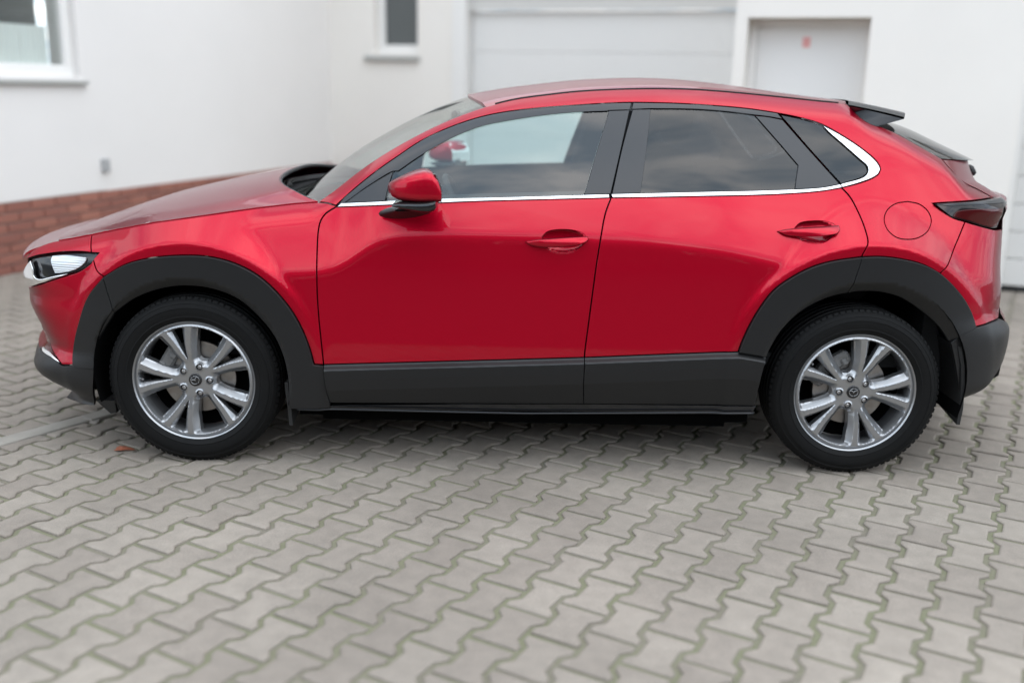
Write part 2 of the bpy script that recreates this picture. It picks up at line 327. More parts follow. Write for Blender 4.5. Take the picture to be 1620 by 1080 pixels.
# =============================================================== buildings
K=Vector((-2.30,7.66,0)); DL=Vector((-.3358,-.9419,0)); D1=Vector((.9419,-.3358,0)); NL=D1.copy(); N1=DL.copy()   # NL, N1 point out of the walls
def wall_frame(origin,d,n):
    "matrix taking (along, out, up) to the world"
    m=Matrix((d,n,Vector((0,0,1)))).transposed().to_4x4(); m.translation=origin; return m
def boxes(name,specs,m,mw,parent,bev=0,**props):
    bm=bmesh.new()
    for (a0,a1,o0,o1,z0,z1) in specs: add_box(bm,(a0+a1)/2,(o0+o1)/2,(z0+z1)/2,abs(a1-a0),abs(o1-o0),abs(z1-z0),bev=bev)
    bmesh.ops.transform(bm,matrix=mw,verts=bm.verts); return bm_obj(name,bm,m,parent,**props)
def build_left_wing():
    t=empty('building',K,label='white rendered house wing with red brick plinth at left',category='building'); t_inv=Matrix.Translation(-K)
    mw=t_inv@wall_frame(K,DL,NL)         # along = from the inner corner towards the camera
    s=lambda q:5.122-q                   # measured along the plinth from the left picture edge
    H=5.2
    wx0,wx1,wz0,wz1=s(1.02),s(1.02)+1.55,1.50,2.75     # window opening
    boxes('wall',[(0,s(1.22),-.30,0,.552,H),(0,9,-.30,-.03,0,.58)],M['render_cool'],mw,t)
    boxes('wall',[(s(1.22)+.006,wx0,-.30,.008,.56,H),(wx1,9,-.30,.008,.56,H),(wx0,wx1,-.30,.008,.56,wz0),(wx0,wx1,-.30,.008,wz1,H)],M['render_cool'],mw,t,label='white wall panel around the window')
    boxes('mortar_bed',[(0.,7.2,-.028,-.004,0,.56)],M['mortar'],mw,t)
    bm=bmesh.new(); add_box(bm,0,0,0,.24,.03,.0685,bev=.004); me=bpy.data.meshes.new('brick'); bm.to_mesh(me); bm.free(); me.materials.append(M['brick'])
    R=mw.to_3x3().to_4x4()
    for r in range(7):
        for c in range(-1,25):
            a=c*.25+(.125 if r%2 else 0)+.13
            if a>6.3 or a<.12: continue
            o=bpy.data.objects.new('brick',me); o.matrix_local=Matrix.Translation(mw@Vector((a,-.001+rng.normal(0,.0015),.037+r*.0795)))@R; link(o,t)
    w=boxes('window',[(wx0,wx1,-.13,-.05,wz0,wz0+.10),(wx0,wx1,-.13,-.05,wz1-.09,wz1),(wx0,wx0+.09,-.13,-.05,wz0+.10,wz1-.09),(wx1-.09,wx1,-.13,-.05,wz0+.10,wz1-.09)],M['pvc'],mw,t,bev=.006,label='white framed window with net curtain')
    boxes('pane',[(wx0+.09,wx1-.09,-.10,-.09,wz0+.10,wz1-.09)],glass_mat('house_glass',(.94,.96,.95),.09),mw,w)
    boxes('sill',[(wx0-.05,wx1+.05,-.06,.05,wz0-.052,wz0-.022)],M['metal_sill'],mw,w)
    bm=bmesh.new(); V=[];nx=80      # pleated half curtain
    for i in range(nx+1):
        a=wx0+.19+(wx1-wx0-.29)*i/nx; o=-.125+.012*math.sin(i*1.1)+.006*math.sin(i*2.7)
        for z in (wz0+.05,wz0+.40): V.append(mw@Vector((a,o,z)))
    mesh_obj('curtain',V,[(2*i,2*i+2,2*i+3,2*i+1) for i in range(nx)],M['curtain'],w,smooth=True)
    boxes('room',[(wx0-.2,wx1+.2,-.62,-.60,wz0-.2,wz1+.2)],M['pane'],mw,w)
    bx=boxes('junction_box',[(s(1.20)-.045,s(1.20)+.03,.0,.045,.715,.83)],M['boxgrey'],wall_frame(K,DL,NL),None,bev=.006,label='small grey box on the white wall seam above bricks',category='junction box')
    return t
build_left_wing()
def build_garage_wing():
    t=empty('garage_building',K,label='white rear building with wide garage door and narrow window',category='building'); inv=Matrix.Translation(-K)
    mw=inv@wall_frame(K,D1,N1); H=5.2
    gx0,gx1,gz=1.80,5.6,2.62; wx0,wx1,wz0,wz1=.62,1.19,1.86,2.9
    boxes('wall',[(.0,wx0,-.3,0,0,H),(wx0,wx1,-.3,0,0,wz0),(wx0,wx1,-.3,0,wz1,H),(wx1,gx0-.17,-.3,0,0,H),(gx0,gx1,-.3,0,gz,H),(gx1,9,-.3,0,0,H)],M['render'],mw,t)
    boxes('pilaster',[(gx0-.17,gx0,-.3,.02,0,H)],M['pvc'],mw,t)
    w=boxes('window',[(wx0,wx1,-.16,-.10,wz0,wz0+.10),(wx0,wx0+.09,-.16,-.10,wz0+.10,wz1),(wx1-.055,wx1,-.16,-.10,wz0+.10,wz1)],M['pvc'],mw,t,bev=.005,label='narrow dark window with white frame')
    boxes('pane',[(wx0+.09,wx1-.055,-.14,-.13,wz0+.10,wz1)],M['pane'],mw,w)
    boxes('sill',[(wx0-.12,wx1+.02,-.05,.05,wz0-.085,wz0-.03)],M['metal_sill'],mw,w)
    g=boxes('garage_door',[(gx0,gx1,-.215,-.205,0,2.34)],M['door_grey'],mw,t,label='wide light grey sectional garage door')
    z=.02
    while z<2.3:
        boxes('door_panel',[(gx0+.005,gx1,-.205,-.17,z,min(z+.4655,2.335))],M['door_white'],mw,g,bev=.005); z+=.468
    boxes('header_strip',[(gx0,gx1,-.205,-.10,2.345,gz-.003)],M['door_grey'],mw,t)  # grey colour stands in for shade on the lintel above the door
    return t
build_garage_wing()
Q=Vector((3.9,2.916,0))
def build_annex():
    t=empty('annex_building',Q,label='nearer white annex block at right with recessed doors',category='building'); inv=Matrix.Translation(-Q)
    mw=inv@wall_frame(Q,D1,N1); H=5.2
    a0=-2.30; d0,d1_,dz=-2.205,-1.262,2.085; g0=-.125; gz=2.6
    boxes('wall',[(a0,d0,-.35,0,0,H),(d0,d1_,-.35,0,dz,H),(d1_,g0,-.35,0,0,H),(g0,g0+3.2,-.35,0,gz,H),(g0+3.2,g0+6,-.35,0,0,H),(a0,a0+.3,-2.0,-.353,0,H)],M['render'],mw,t)
    d=boxes('door',[(d0+.07,d1_-.004,-.26,-.22,.02,dz-.06)],M['door_white'],mw,t,bev=.004,label='white recessed side door with red sticker')
    boxes('door_frame',[(d0+.002,d0+.068,-.26,-.20,0,dz-.002),(d0+.07,d1_-.002,-.26,-.205,dz-.056,dz-.002)],M['pvc'],mw,d,bev=.004)
    st=boxes('sticker',[(-1.775,-1.715,-.219,-.217,1.865,1.945)],M['sticker'],mw,d); 
    boxes('handle',[(d0+.12,d0+.24,-.20,-.18,1.02,1.045),(d0+.12,d0+.14,-.219,-.20,1.02,1.045)],M['metal_sill'],mw,d,bev=.004)
    g=boxes('garage_door',[(g0,g0+3.2,-.19,-.18,.03,gz)],M['door_grey'],mw,t,label='grey sectional garage door at the right edge')
    z=.045
    while z<2.5:
        boxes('door_panel',[(g0+.06,g0+3.2,-.18,-.145,z,z+.212)],M['door_grey'],mw,g,bev=.006); z+=.218
    boxes('door_seal',[(g0,g0+3.2,-.19,-.14,0.002,.04)],M['rubber'],mw,g)
    boxes('door_frame',[(g0+.003,g0+.055,-.19,-.10,0,gz-.003)],M['pvc'],mw,g,bev=.004)
build_annex()
def build_opposite():  # unseen; added to darken the door reflections and the ground under the car
    o=Vector((0,-16,0)); t=empty('unseen_opposite_building',o,label='unseen dark brick building added across the yard to darken reflections and block low sky',category='building')
    mw=Matrix.Translation((0,0,0))
    boxes('wall',[(-16,16,-6,0,0,5.8)],M['oppbrick'],mw,t)
    V=[(-16.4,.4,5.75),(16.4,.4,5.75),(16.4,-3,7.8),(-16.4,-3,7.8),(16.4,-6.4,5.75),(-16.4,-6.4,5.75)]
    mesh_obj('roof',V,[(0,1,2,3),(3,2,4,5),(0,3,5),(1,4,2)],M['opproof'],t)
    for k in range(7):
        a=-13+k*4.2
        f=boxes('window',[(a,a+1.5,.002,.05,1.0,2.3)],M['pvc'],mw,t); boxes('pane',[(a+.08,a+1.42,.051,.056,1.08,2.22)],M['pane'],mw,f)
build_opposite()
def build_leaf():
    c=Vector((-1.67,-.754,.004)); pts=[];n=12
    for i in range(n):
        a=2*math.pi*i/n; r=.032*(1+.25*math.cos(3*a)); pts.append((r*1.25*math.cos(a),r*math.sin(a)*.8,.006*abs(math.sin(a))))
    V=pts+[(0,0,.010)]; F=[(i,(i+1)%n,n) for i in range(n)]
    o=mesh_obj('leaf',V,F,M['leaf'],label='small orange fallen leaf on paving near front wheel',category='leaf'); o.location=c
build_leaf()
# outlines of the body parts, (x, z) in metres in the side view of the car
TAB={'edge': ([-1.866, -1.798, -1.729, -1.62, -1.464, -1.315, -1.159, -1.019, -0.92, -0.832, -0.765, -0.684, -0.6, -0.519, -0.422, -0.316, -0.225, -0.175, -0.067, 0.059, 0.186, 0.323, 0.492, 0.663, 0.836, 1.008, 1.183, 1.288, 1.342, 1.385, 1.421, 1.481, 1.567, 1.701, 1.748, 1.808, 1.868], [0.873, 0.886, 0.901, 0.926, 0.961, 0.985, 1.008, 1.026, 1.039, 1.047, 1.096, 1.16, 1.22, 1.269, 1.323, 1.373, 1.408, 1.425, 1.453, 1.472, 1.488, 1.499, 1.506, 1.506, 1.497, 1.484, 1.47, 1.464, 1.418, 1.388, 1.378, 1.354, 1.311, 1.252, 1.165, 1.139, 1.112]), 'front': ([0.165, 0.187, 0.207, 0.305, 0.347, 0.403, 0.455, 0.465, 0.518, 0.569, 0.616, 0.665, 0.706, 0.8, 1.0, 1.6], [-1.981, -2.103, -1.824, -2.047, -2.067, -2.037, -1.965, -2.007, -2.016, -2.044, -2.056, -2.046, -2.081, -2.081, -2.061, -2.061]), 'rear': ([0.261, 0.292, 0.347, 0.446, 0.506, 0.572, 0.598, 0.656, 0.705, 0.81, 0.884, 0.974, 1.02, 1.076, 1.119, 1.22, 1.32, 1.45, 1.6], [1.999, 1.795, 1.997, 1.998, 2.006, 2.008, 2.0, 1.955, 1.956, 1.942, 1.949, 1.965, 1.963, 2.009, 1.952, 1.86, 1.76, 1.62, 1.5])}
OUT={
'front_fender':[[(-1.724,0.902),(-1.6203,0.9257),(-1.4643,0.9609),(-1.3148,0.9852),(-1.1585,1.0078),(-1.0188,1.026),(-0.92,1.0386),(-0.8321,1.0474)],[(-0.8321,1.0474),(-0.7873,1.0474),(-0.75,1.0396)],[(-0.7497,1.0362),(-0.7902,1.0097),(-0.8084,0.9821),(-0.8154,0.9426),(-0.8159,0.8663),(-0.8141,0.7898),(-0.8131,0.6992),(-0.8087,0.6124),(-0.8017,0.5249),(-0.7941,0.4308)],[(-0.7941,0.4308),(-0.831,0.4328)],[(-0.831,0.4328),(-0.8509,0.5119),(-0.8921,0.6122),(-0.9503,0.6984),(-1.0326,0.778),(-1.1279,0.8271),(-1.2244,0.849),(-1.3222,0.8512),(-1.4466,0.8376),(-1.5486,0.8096),(-1.6418,0.7565)],[(-1.6418,0.7565),(-1.6748,0.7782),(-1.693,0.8195)],[(-1.693,0.8195),(-1.6727,0.8426)],[(-1.6727,0.8426),(-1.702,0.8422)],[(-1.702,0.8422),(-1.724,0.902)]],
'quarter_panel':[[(-0.8321,1.0474),(-0.7648,1.0957),(-0.6841,1.16),(-0.5998,1.2199),(-0.5192,1.2695),(-0.4218,1.3227),(-0.3164,1.3727),(-0.2247,1.4083),(-0.1749,1.4251)],[(-0.1749,1.4251),(-0.0671,1.4527),(0.0591,1.4724),(0.1858,1.4885),(0.3231,1.4987),(0.4915,1.5058),(0.6633,1.5057),(0.8362,1.4969),(1.0084,1.4843),(1.1835,1.4704),(1.2881,1.4638)],[(1.2881,1.4638),(1.3417,1.418),(1.3848,1.388),(1.4209,1.3776),(1.4812,1.3539),(1.5663,1.3111),(1.6724,1.2559)],[(1.6724,1.2559),(1.702,1.2161),(1.7702,1.1615),(1.8408,1.1328),(1.8985,1.1039)],[(1.8985,1.1039),(1.8041,1.102),(1.6697,1.0958),(1.5932,1.0908)],[(1.5932,1.0908),(1.6321,1.0627),(1.6739,1.0379),(1.7283,1.0221)],[(1.7283,1.0221),(1.6909,0.9541),(1.6549,0.8953),(1.5978,0.8353)],[(1.5978,0.8353),(1.5235,0.8712),(1.4375,0.8917),(1.3515,0.9007),(1.2774,0.8986)],[(1.2774,0.8986),(1.2871,0.9219),(1.3009,0.9545),(1.3005,0.9825),(1.2909,1.0325),(1.2683,1.0927),(1.2475,1.1227),(1.2233,1.1459)],[(1.2233,1.1459),(1.2985,1.1644),(1.3511,1.1827),(1.378,1.1996),(1.387,1.2163),(1.3761,1.2423),(1.3254,1.2867),(1.2421,1.3403),(1.1605,1.3821),(1.0774,1.4047),(0.9911,1.42),(0.8636,1.4358),(0.7361,1.4442),(0.5695,1.4505),(0.401,1.4503),(0.3257,1.4468),(0.143,1.4323),(0.0183,1.4201),(-0.1061,1.4031),(-0.1904,1.3846),(-0.2718,1.359),(-0.3525,1.3265),(-0.4349,1.2847),(-0.5133,1.2317),(-0.5921,1.1761),(-0.6746,1.11),(-0.7182,1.071),(-0.7501,1.0407)],[(-0.7501,1.0407),(-0.7873,1.0474),(-0.8321,1.0474)]],
'front_door':[[(-0.7497,1.0362),(-0.5354,1.0537),(-0.358,1.0649),(-0.1812,1.0755),(0.3145,1.0972)],[(0.3145,1.0972),(0.2928,1.0407),(0.2788,0.9714),(0.2648,0.8688),(0.2523,0.7463),(0.2383,0.5969),(0.2312,0.5211),(0.229,0.4815)],[(0.229,0.4815),(-0.0793,0.4664),(-0.4514,0.448),(-0.7941,0.4308)],[(-0.7941,0.4308),(-0.8017,0.5249),(-0.8087,0.6124),(-0.8131,0.6992),(-0.8141,0.7898),(-0.8159,0.8663),(-0.8154,0.9426),(-0.8084,0.9821),(-0.7902,1.0097),(-0.7497,1.0362)]],
'rear_door':[[(0.3145,1.0972),(0.6406,1.1075),(0.9736,1.1195),(1.1437,1.1332),(1.2233,1.1459)],[(1.2233,1.1459),(1.2475,1.1227),(1.2683,1.0927),(1.2909,1.0325),(1.3005,0.9825),(1.3009,0.9545),(1.2871,0.9219),(1.2774,0.8986)],[(1.2774,0.8986),(1.166,0.8812),(1.0851,0.8555),(1.0082,0.8125),(0.9465,0.762),(0.8964,0.6863),(0.8606,0.6103),(0.8384,0.5465),(0.8308,0.517)],[(0.8308,0.517),(0.5397,0.5001),(0.229,0.4815)],[(0.229,0.4815),(0.2312,0.5211),(0.2383,0.5969),(0.2523,0.7463),(0.2648,0.8688),(0.2788,0.9714),(0.2928,1.0407),(0.3145,1.0972)]],
'front_bumper':[[(-2.0084,0.7975),(-1.9706,0.8328),(-1.9291,0.8561),(-1.8879,0.8695),(-1.8636,0.8742),(-1.798,0.886),(-1.724,0.902)],[(-1.724,0.902),(-1.702,0.8422)],[(-1.702,0.8422),(-1.7387,0.8441),(-1.8196,0.839),(-1.8819,0.8296),(-1.9461,0.8158),(-1.9992,0.7967)],[(-1.9992,0.7967),(-2.0084,0.7975)]],
'lower_front_bumper':[[(-2.0399,0.6717),(-1.9285,0.7067),(-1.8583,0.7324),(-1.8033,0.751),(-1.7628,0.7644),(-1.7302,0.782),(-1.6991,0.8063),(-1.693,0.8195)],[(-1.693,0.8195),(-1.6748,0.7782),(-1.6418,0.7565)],[(-1.6418,0.7565),(-1.7149,0.6727),(-1.763,0.5678),(-1.7932,0.4867),(-1.8071,0.4326),(-1.8071,0.3904)],[(-1.8071,0.3904),(-1.8638,0.3834)],[(-1.8638,0.3834),(-1.887,0.4046),(-1.9418,0.4438),(-1.9625,0.4888),(-1.9877,0.5328),(-2.0145,0.5828),(-2.0499,0.6185),(-2.0399,0.6717)]],
'fog_light_bezel':[[(-1.9999,0.5139),(-1.9625,0.4888),(-1.9418,0.4438),(-1.8909,0.4088)],[(-1.8909,0.4088),(-1.9394,0.4177),(-2.0241,0.4122)],[(-2.0241,0.4122),(-1.9797,0.4691),(-1.9994,0.5002),(-1.9999,0.5139)]],
'bumper_chrome_strip':[[(-2.0126,0.4146),(-1.9314,0.4195),(-1.8833,0.4004)],[(-1.8833,0.4004),(-1.8701,0.39)],[(-1.8701,0.39),(-1.9261,0.405),(-2.0031,0.4086)],[(-2.0031,0.4086),(-2.0126,0.4146)]],
'front_lower_cladding':[[(-2.0434,0.3993),(-1.9349,0.4077),(-1.8863,0.3951),(-1.8638,0.3821),(-1.8072,0.3891)],[(-1.8072,0.3891),(-1.7756,0.3828),(-1.7158,0.3819)],[(-1.7158,0.3819),(-1.7227,0.3368),(-1.747,0.2169)],[(-1.747,0.2169),(-1.8133,0.2099),(-1.9277,0.198)],[(-1.9277,0.198),(-1.9373,0.291),(-2.0146,0.3249),(-2.0603,0.3513),(-2.0434,0.3993)]],
'front_arch_cladding':[[(-1.6418,0.7565),(-1.5486,0.8096),(-1.4466,0.8376),(-1.3222,0.8512),(-1.2244,0.849),(-1.1279,0.8271),(-1.0326,0.778),(-0.9503,0.6984),(-0.8921,0.6122),(-0.8509,0.5119),(-0.831,0.4328)],[(-0.831,0.4328),(-0.7941,0.4295)],[(-0.7941,0.4295),(-0.7884,0.371),(-0.7809,0.3122),(-0.7731,0.2708),(-0.774,0.2541)],[(-0.774,0.2541),(-0.9335,0.2484)],[(-0.9335,0.2484),(-0.9337,0.3547),(-0.9453,0.4402),(-0.9789,0.534),(-1.0398,0.6159),(-1.1203,0.6864),(-1.2144,0.7212),(-1.3101,0.7309),(-1.4051,0.7204),(-1.5214,0.6787),(-1.6107,0.617)],[(-1.6107,0.617),(-1.6418,0.7565)]],
'front_arch_cladding_b':[[(-1.8071,0.3904),(-1.8071,0.4326),(-1.7932,0.4867),(-1.763,0.5678),(-1.7149,0.6727),(-1.6418,0.7565)],[(-1.6418,0.7565),(-1.6107,0.617)],[(-1.6107,0.617),(-1.6908,0.492),(-1.7145,0.382)],[(-1.7145,0.382),(-1.7756,0.3828),(-1.8071,0.3904)]],
'front_door_cladding':[[(-0.7941,0.4308),(-0.4514,0.448),(-0.0793,0.4664),(0.229,0.4815)],[(0.229,0.4815),(0.2286,0.3683),(0.2347,0.289)],[(0.2347,0.289),(-0.2771,0.2822),(-0.7729,0.2736)],[(-0.7729,0.2736),(-0.7809,0.3122),(-0.7884,0.371),(-0.7941,0.4308)]],
'rear_door_cladding':[[(0.229,0.4815),(0.5397,0.5001),(0.8308,0.517)],[(0.8308,0.517),(0.8862,0.5089),(0.9419,0.4994)],[(0.9419,0.4994),(0.9302,0.4606),(0.9185,0.3665),(0.9177,0.2945)],[(0.9177,0.2945),(0.5534,0.2909),(0.2347,0.289)],[(0.2347,0.289),(0.2286,0.3683),(0.229,0.4815)]],
'rear_door_arch_cladding':[[(0.8308,0.517),(0.8384,0.5465),(0.8606,0.6103),(0.8964,0.6863),(0.9465,0.762),(1.0082,0.8125),(1.0851,0.8555),(1.166,0.8812),(1.2774,0.8986)],[(1.2774,0.8986),(1.2437,0.7549)],[(1.2437,0.7549),(1.2047,0.7482),(1.1232,0.7197),(1.0509,0.6736),(0.9878,0.6021),(0.9517,0.5303)],[(0.9517,0.5303),(0.9419,0.4994)],[(0.9419,0.4994),(0.8862,0.5089),(0.8308,0.517)]],
'rear_arch_cladding':[[(1.2774,0.8986),(1.3515,0.9007),(1.4375,0.8917),(1.5235,0.8712),(1.5978,0.8353),(1.6661,0.7799),(1.7205,0.7234),(1.7605,0.6635),(1.779,0.6202)],[(1.779,0.6202),(1.7437,0.6041),(1.7073,0.5874)],[(1.7073,0.5874),(1.6756,0.5624)],[(1.6756,0.5624),(1.6257,0.624),(1.5477,0.6852),(1.4566,0.7379),(1.3681,0.7599),(1.2854,0.7616)],[(1.2854,0.7616),(1.2437,0.7549)],[(1.2437,0.7549),(1.2774,0.8986)]],
'rear_lower_cladding':[[(1.7073,0.5874),(1.7437,0.6041),(1.7791,0.619)],[(1.7791,0.619),(1.8386,0.6278),(1.915,0.6346)],[(1.915,0.6346),(1.9848,0.6036),(2.01,0.5722)],[(2.01,0.5722),(1.9994,0.5092),(1.9765,0.4572),(1.9077,0.3962),(1.852,0.3483),(1.7778,0.3028)],[(1.7778,0.3028),(1.7567,0.3079)],[(1.7567,0.3079),(1.7073,0.4734),(1.6756,0.5624)],[(1.6756,0.5624),(1.7073,0.5874)]],
'rear_bumper':[[(1.7283,1.0221),(1.765,1.0121),(1.8191,0.9986),(1.8794,0.9852)],[(1.8794,0.9852),(1.9338,0.9807)],[(1.9338,0.9807),(1.9473,0.8841),(1.9431,0.8098),(1.9537,0.7062),(1.9158,0.6367)],[(1.9158,0.6367),(1.8387,0.6289),(1.779,0.6202)],[(1.779,0.6202),(1.7605,0.6635),(1.7205,0.7234),(1.6661,0.7799),(1.5978,0.8353)],[(1.5978,0.8353),(1.6549,0.8953),(1.6909,0.9541),(1.7283,1.0221)]],
'tail_light':[[(1.5932,1.0908),(1.6697,1.0958),(1.8041,1.102),(1.8985,1.1039),(1.9667,1.1018)],[(1.9667,1.1018),(1.9966,1.0788)],[(1.9966,1.0788),(1.935,1.0642),(1.9434,1.0244),(1.9341,0.9831)],[(1.9341,0.9831),(1.8794,0.9852)],[(1.8794,0.9852),(1.8191,0.9986),(1.7565,1.017),(1.6739,1.0379),(1.6321,1.0627),(1.5932,1.0908)]],
'tailgate_side':[[(1.6724,1.2559),(1.7504,1.2337),(1.7982,1.2102),(1.8382,1.1877)],[(1.8382,1.1877),(1.87,1.1676),(1.9331,1.1325),(1.9667,1.1018)],[(1.9667,1.1018),(1.8985,1.1039)],[(1.8985,1.1039),(1.8408,1.1328),(1.7702,1.1615),(1.702,1.2161),(1.6724,1.2559)]],
'sill_strip':[[(-0.9335,0.2484),(-0.774,0.2541),(-0.2771,0.2712),(0.2349,0.2835),(0.5538,0.2854),(0.9232,0.2892)],[(0.9232,0.2892),(0.9128,0.2626)],[(0.9128,0.2626),(0.0005,0.2481),(-0.9061,0.2397)],[(-0.9061,0.2397),(-0.9334,0.251)]],
'chrome_belt_f':[[(-0.7295,1.0509),(-0.536,1.0675),(-0.3585,1.0787),(-0.1815,1.087),(0.3047,1.1097)],[(0.3047,1.1097),(0.3084,1.0968)],[(0.3084,1.0968),(-0.1812,1.0755),(-0.358,1.0649),(-0.5354,1.0537),(-0.7464,1.0368)],[(-0.7464,1.0368),(-0.7295,1.0509)]],
'chrome_belt_r':[[(0.3145,1.1103),(0.6409,1.1226),(0.9741,1.1342),(1.1442,1.1449),(1.2188,1.1583)],[(1.2188,1.1583),(1.2259,1.1471)],[(1.2259,1.1471),(1.1437,1.1332),(0.9736,1.1195),(0.6406,1.1075),(0.3194,1.0972)],[(0.3194,1.0972),(0.3145,1.1103)]],
'chrome_quarter':[[(1.2214,1.1588),(1.3179,1.1871),(1.3359,1.2069),(1.3335,1.2275),(1.3045,1.2531),(1.2393,1.3092),(1.184,1.3561),(1.1653,1.3774)],[(1.1653,1.3774),(1.2419,1.3379),(1.3252,1.2843),(1.3734,1.241),(1.3844,1.2163),(1.3755,1.2008),(1.3499,1.1851),(1.2987,1.1668),(1.2272,1.1475)],[(1.2272,1.1475),(1.2214,1.1588)]],
'glass_f':[[(-0.5093,1.1774),(-0.4308,1.2319),(-0.3493,1.2803),(-0.2695,1.3195),(-0.1889,1.3495),(-0.0657,1.3757),(0.0581,1.3956),(0.1825,1.4093),(0.3046,1.4165)],[(0.3046,1.4165),(0.2736,1.3188),(0.2411,1.2177),(0.2072,1.1054)],[(0.2072,1.1054),(-0.1815,1.087),(-0.3585,1.0787),(-0.5458,1.0668)],[(-0.5458,1.0668),(-0.5214,1.1741),(-0.5093,1.1774)]],
'sail_panel':[[(-0.7168,1.052),(-0.6307,1.1148),(-0.5289,1.1762)],[(-0.5289,1.1762),(-0.5478,1.1087),(-0.5556,1.066)],[(-0.5556,1.066),(-0.7168,1.052)]],
'window_frame_f':[[(-0.7468,1.0409),(-0.7182,1.071),(-0.6746,1.11),(-0.5921,1.1761),(-0.5133,1.2317),(-0.4349,1.2847),(-0.3525,1.3265),(-0.2718,1.359),(-0.1904,1.3846),(-0.1061,1.4031),(0.0183,1.4201),(0.143,1.4323),(0.3257,1.4468),(0.3984,1.45)],[(0.3984,1.45),(0.3909,1.4231)],[(0.3909,1.4231),(0.3047,1.4189)],[(0.3046,1.4165),(0.1825,1.4093),(0.0581,1.3956),(-0.0657,1.3757),(-0.1889,1.3495),(-0.2695,1.3195),(-0.3493,1.2803),(-0.4308,1.2319),(-0.5093,1.1774)],[(-0.5093,1.1774),(-0.5289,1.1762),(-0.6307,1.1148),(-0.7168,1.052)],[(-0.7168,1.052),(-0.7468,1.0409)]],
'pillar_cover_f':[[(0.3084,1.4178),(0.3896,1.4218)],[(0.3896,1.4218),(0.3547,1.2829),(0.312,1.1103)],[(0.312,1.1103),(0.2109,1.1057)],[(0.2109,1.1057),(0.2436,1.2178),(0.2761,1.3189),(0.3084,1.4178)]],
'glass_r':[[(0.4774,1.4272),(0.6511,1.4282),(0.7775,1.4217),(0.8869,1.411)],[(0.8869,1.411),(0.9678,1.3192),(1.0508,1.2252)],[(1.0508,1.2252),(1.0419,1.1835),(1.0341,1.1375)],[(1.0341,1.1375),(0.6409,1.1226),(0.4317,1.1147)],[(0.4317,1.1147),(0.4585,1.2848),(0.4774,1.4272)]],
'pillar_cover_r':[[(0.4021,1.4233),(0.4736,1.4271)],[(0.4736,1.4271),(0.4548,1.2848),(0.4281,1.1147)],[(0.4281,1.1147),(0.3181,1.1104)],[(0.3181,1.1104),(0.3596,1.283),(0.4021,1.4233)]],
'window_frame_r':[[(0.406,1.4504),(0.5695,1.4505),(0.7361,1.4442),(0.8636,1.4358),(0.9836,1.4216)],[(0.9836,1.4216),(1.002,1.3998)],[(1.002,1.3998),(0.9434,1.4084),(0.8871,1.4134)],[(0.8871,1.4134),(0.7776,1.4241),(0.6512,1.4306),(0.4775,1.4296)],[(0.4775,1.4296),(0.3985,1.4256)],[(0.3985,1.4256),(0.406,1.4504)]],
'rear_corner_cover':[[(0.892,1.4099),(0.9432,1.406),(1.0017,1.3962)],[(1.0017,1.3962),(1.1082,1.2764),(1.2175,1.1587)],[(1.2175,1.1587),(1.1442,1.1449),(1.0374,1.1377)],[(1.0374,1.1377),(1.0457,1.1836),(1.0546,1.226)],[(1.0546,1.226),(0.9718,1.3205),(0.892,1.4099)]],
'quarter_glass':[[(0.9982,1.4141),(1.0769,1.3999),(1.1601,1.3773)],[(1.1649,1.3738),(1.1839,1.3549),(1.2392,1.3081),(1.3018,1.2519),(1.3308,1.2262),(1.3334,1.2073),(1.3155,1.1894),(1.2253,1.1612)],[(1.2253,1.1612),(1.1089,1.2858),(0.9982,1.4141)]],
'headlight':[[(-1.9826,0.7956),(-1.9457,0.8142),(-1.8814,0.8281),(-1.8191,0.8373),(-1.7384,0.8427),(-1.6865,0.8429),(-1.6726,0.8413)],[(-1.6726,0.8413),(-1.6846,0.8257),(-1.7002,0.8075),(-1.7302,0.7833),(-1.7627,0.7656)],[(-1.7627,0.7656),(-1.803,0.7547),(-1.8656,0.7368),(-1.9348,0.715),(-1.9867,0.7098)],[(-1.9867,0.7098),(-1.9997,0.7463),(-1.9826,0.7956)]],
'lamp_lens':[[(-1.876,0.82),(-1.82,0.8259),(-1.7272,0.8216)],[(-1.7272,0.8216),(-1.7291,0.8085),(-1.7447,0.7911),(-1.7748,0.7724)],[(-1.7748,0.7724),(-1.819,0.76),(-1.8641,0.7544)],[(-1.8641,0.7544),(-1.8736,0.7786),(-1.8804,0.8024),(-1.876,0.82)]],
'chrome_wing':[[(-1.8027,0.7584),(-1.8591,0.7461),(-1.9328,0.7281),(-1.9553,0.7355),(-1.9561,0.7581),(-1.9712,0.796)],[(-1.9712,0.796),(-2.0007,0.7715),(-2.0436,0.7258)],[(-2.0436,0.7258),(-2.0132,0.6882),(-1.9278,0.7107),(-1.858,0.7362),(-1.803,0.7547)],[(-1.803,0.7547),(-1.8027,0.7584)]],
'fuel_flap_c':[[(1.4898,1.0984),(1.5387,1.0882),(1.5735,1.0602),(1.5845,1.025),(1.565,0.9911),(1.5183,0.9682),(1.466,0.9619),(1.4168,0.9701),(1.3864,0.9963),(1.3799,1.0313),(1.3987,1.0647),(1.4394,1.0899),(1.4898,1.0984)]],
'handle_f':[[(-0.0134,0.9309),(0.0324,0.9401),(0.1531,0.9518),(0.2257,0.9543)],[(0.2257,0.9543),(0.2283,0.945),(0.214,0.933),(0.1828,0.9228)],[(0.1828,0.9228),(0.1056,0.9141),(0.033,0.9138),(-0.001,0.9204),(-0.0134,0.9309)]],
'handle_r':[[(0.9608,0.9835),(1.0125,0.9932),(1.1363,1.0034),(1.2004,1.0091)],[(1.2004,1.0091),(1.2019,0.9971),(1.1841,0.9812)],[(1.1841,0.9812),(1.132,0.9712),(1.0491,0.9659),(0.9868,0.971),(0.9608,0.9835)]],
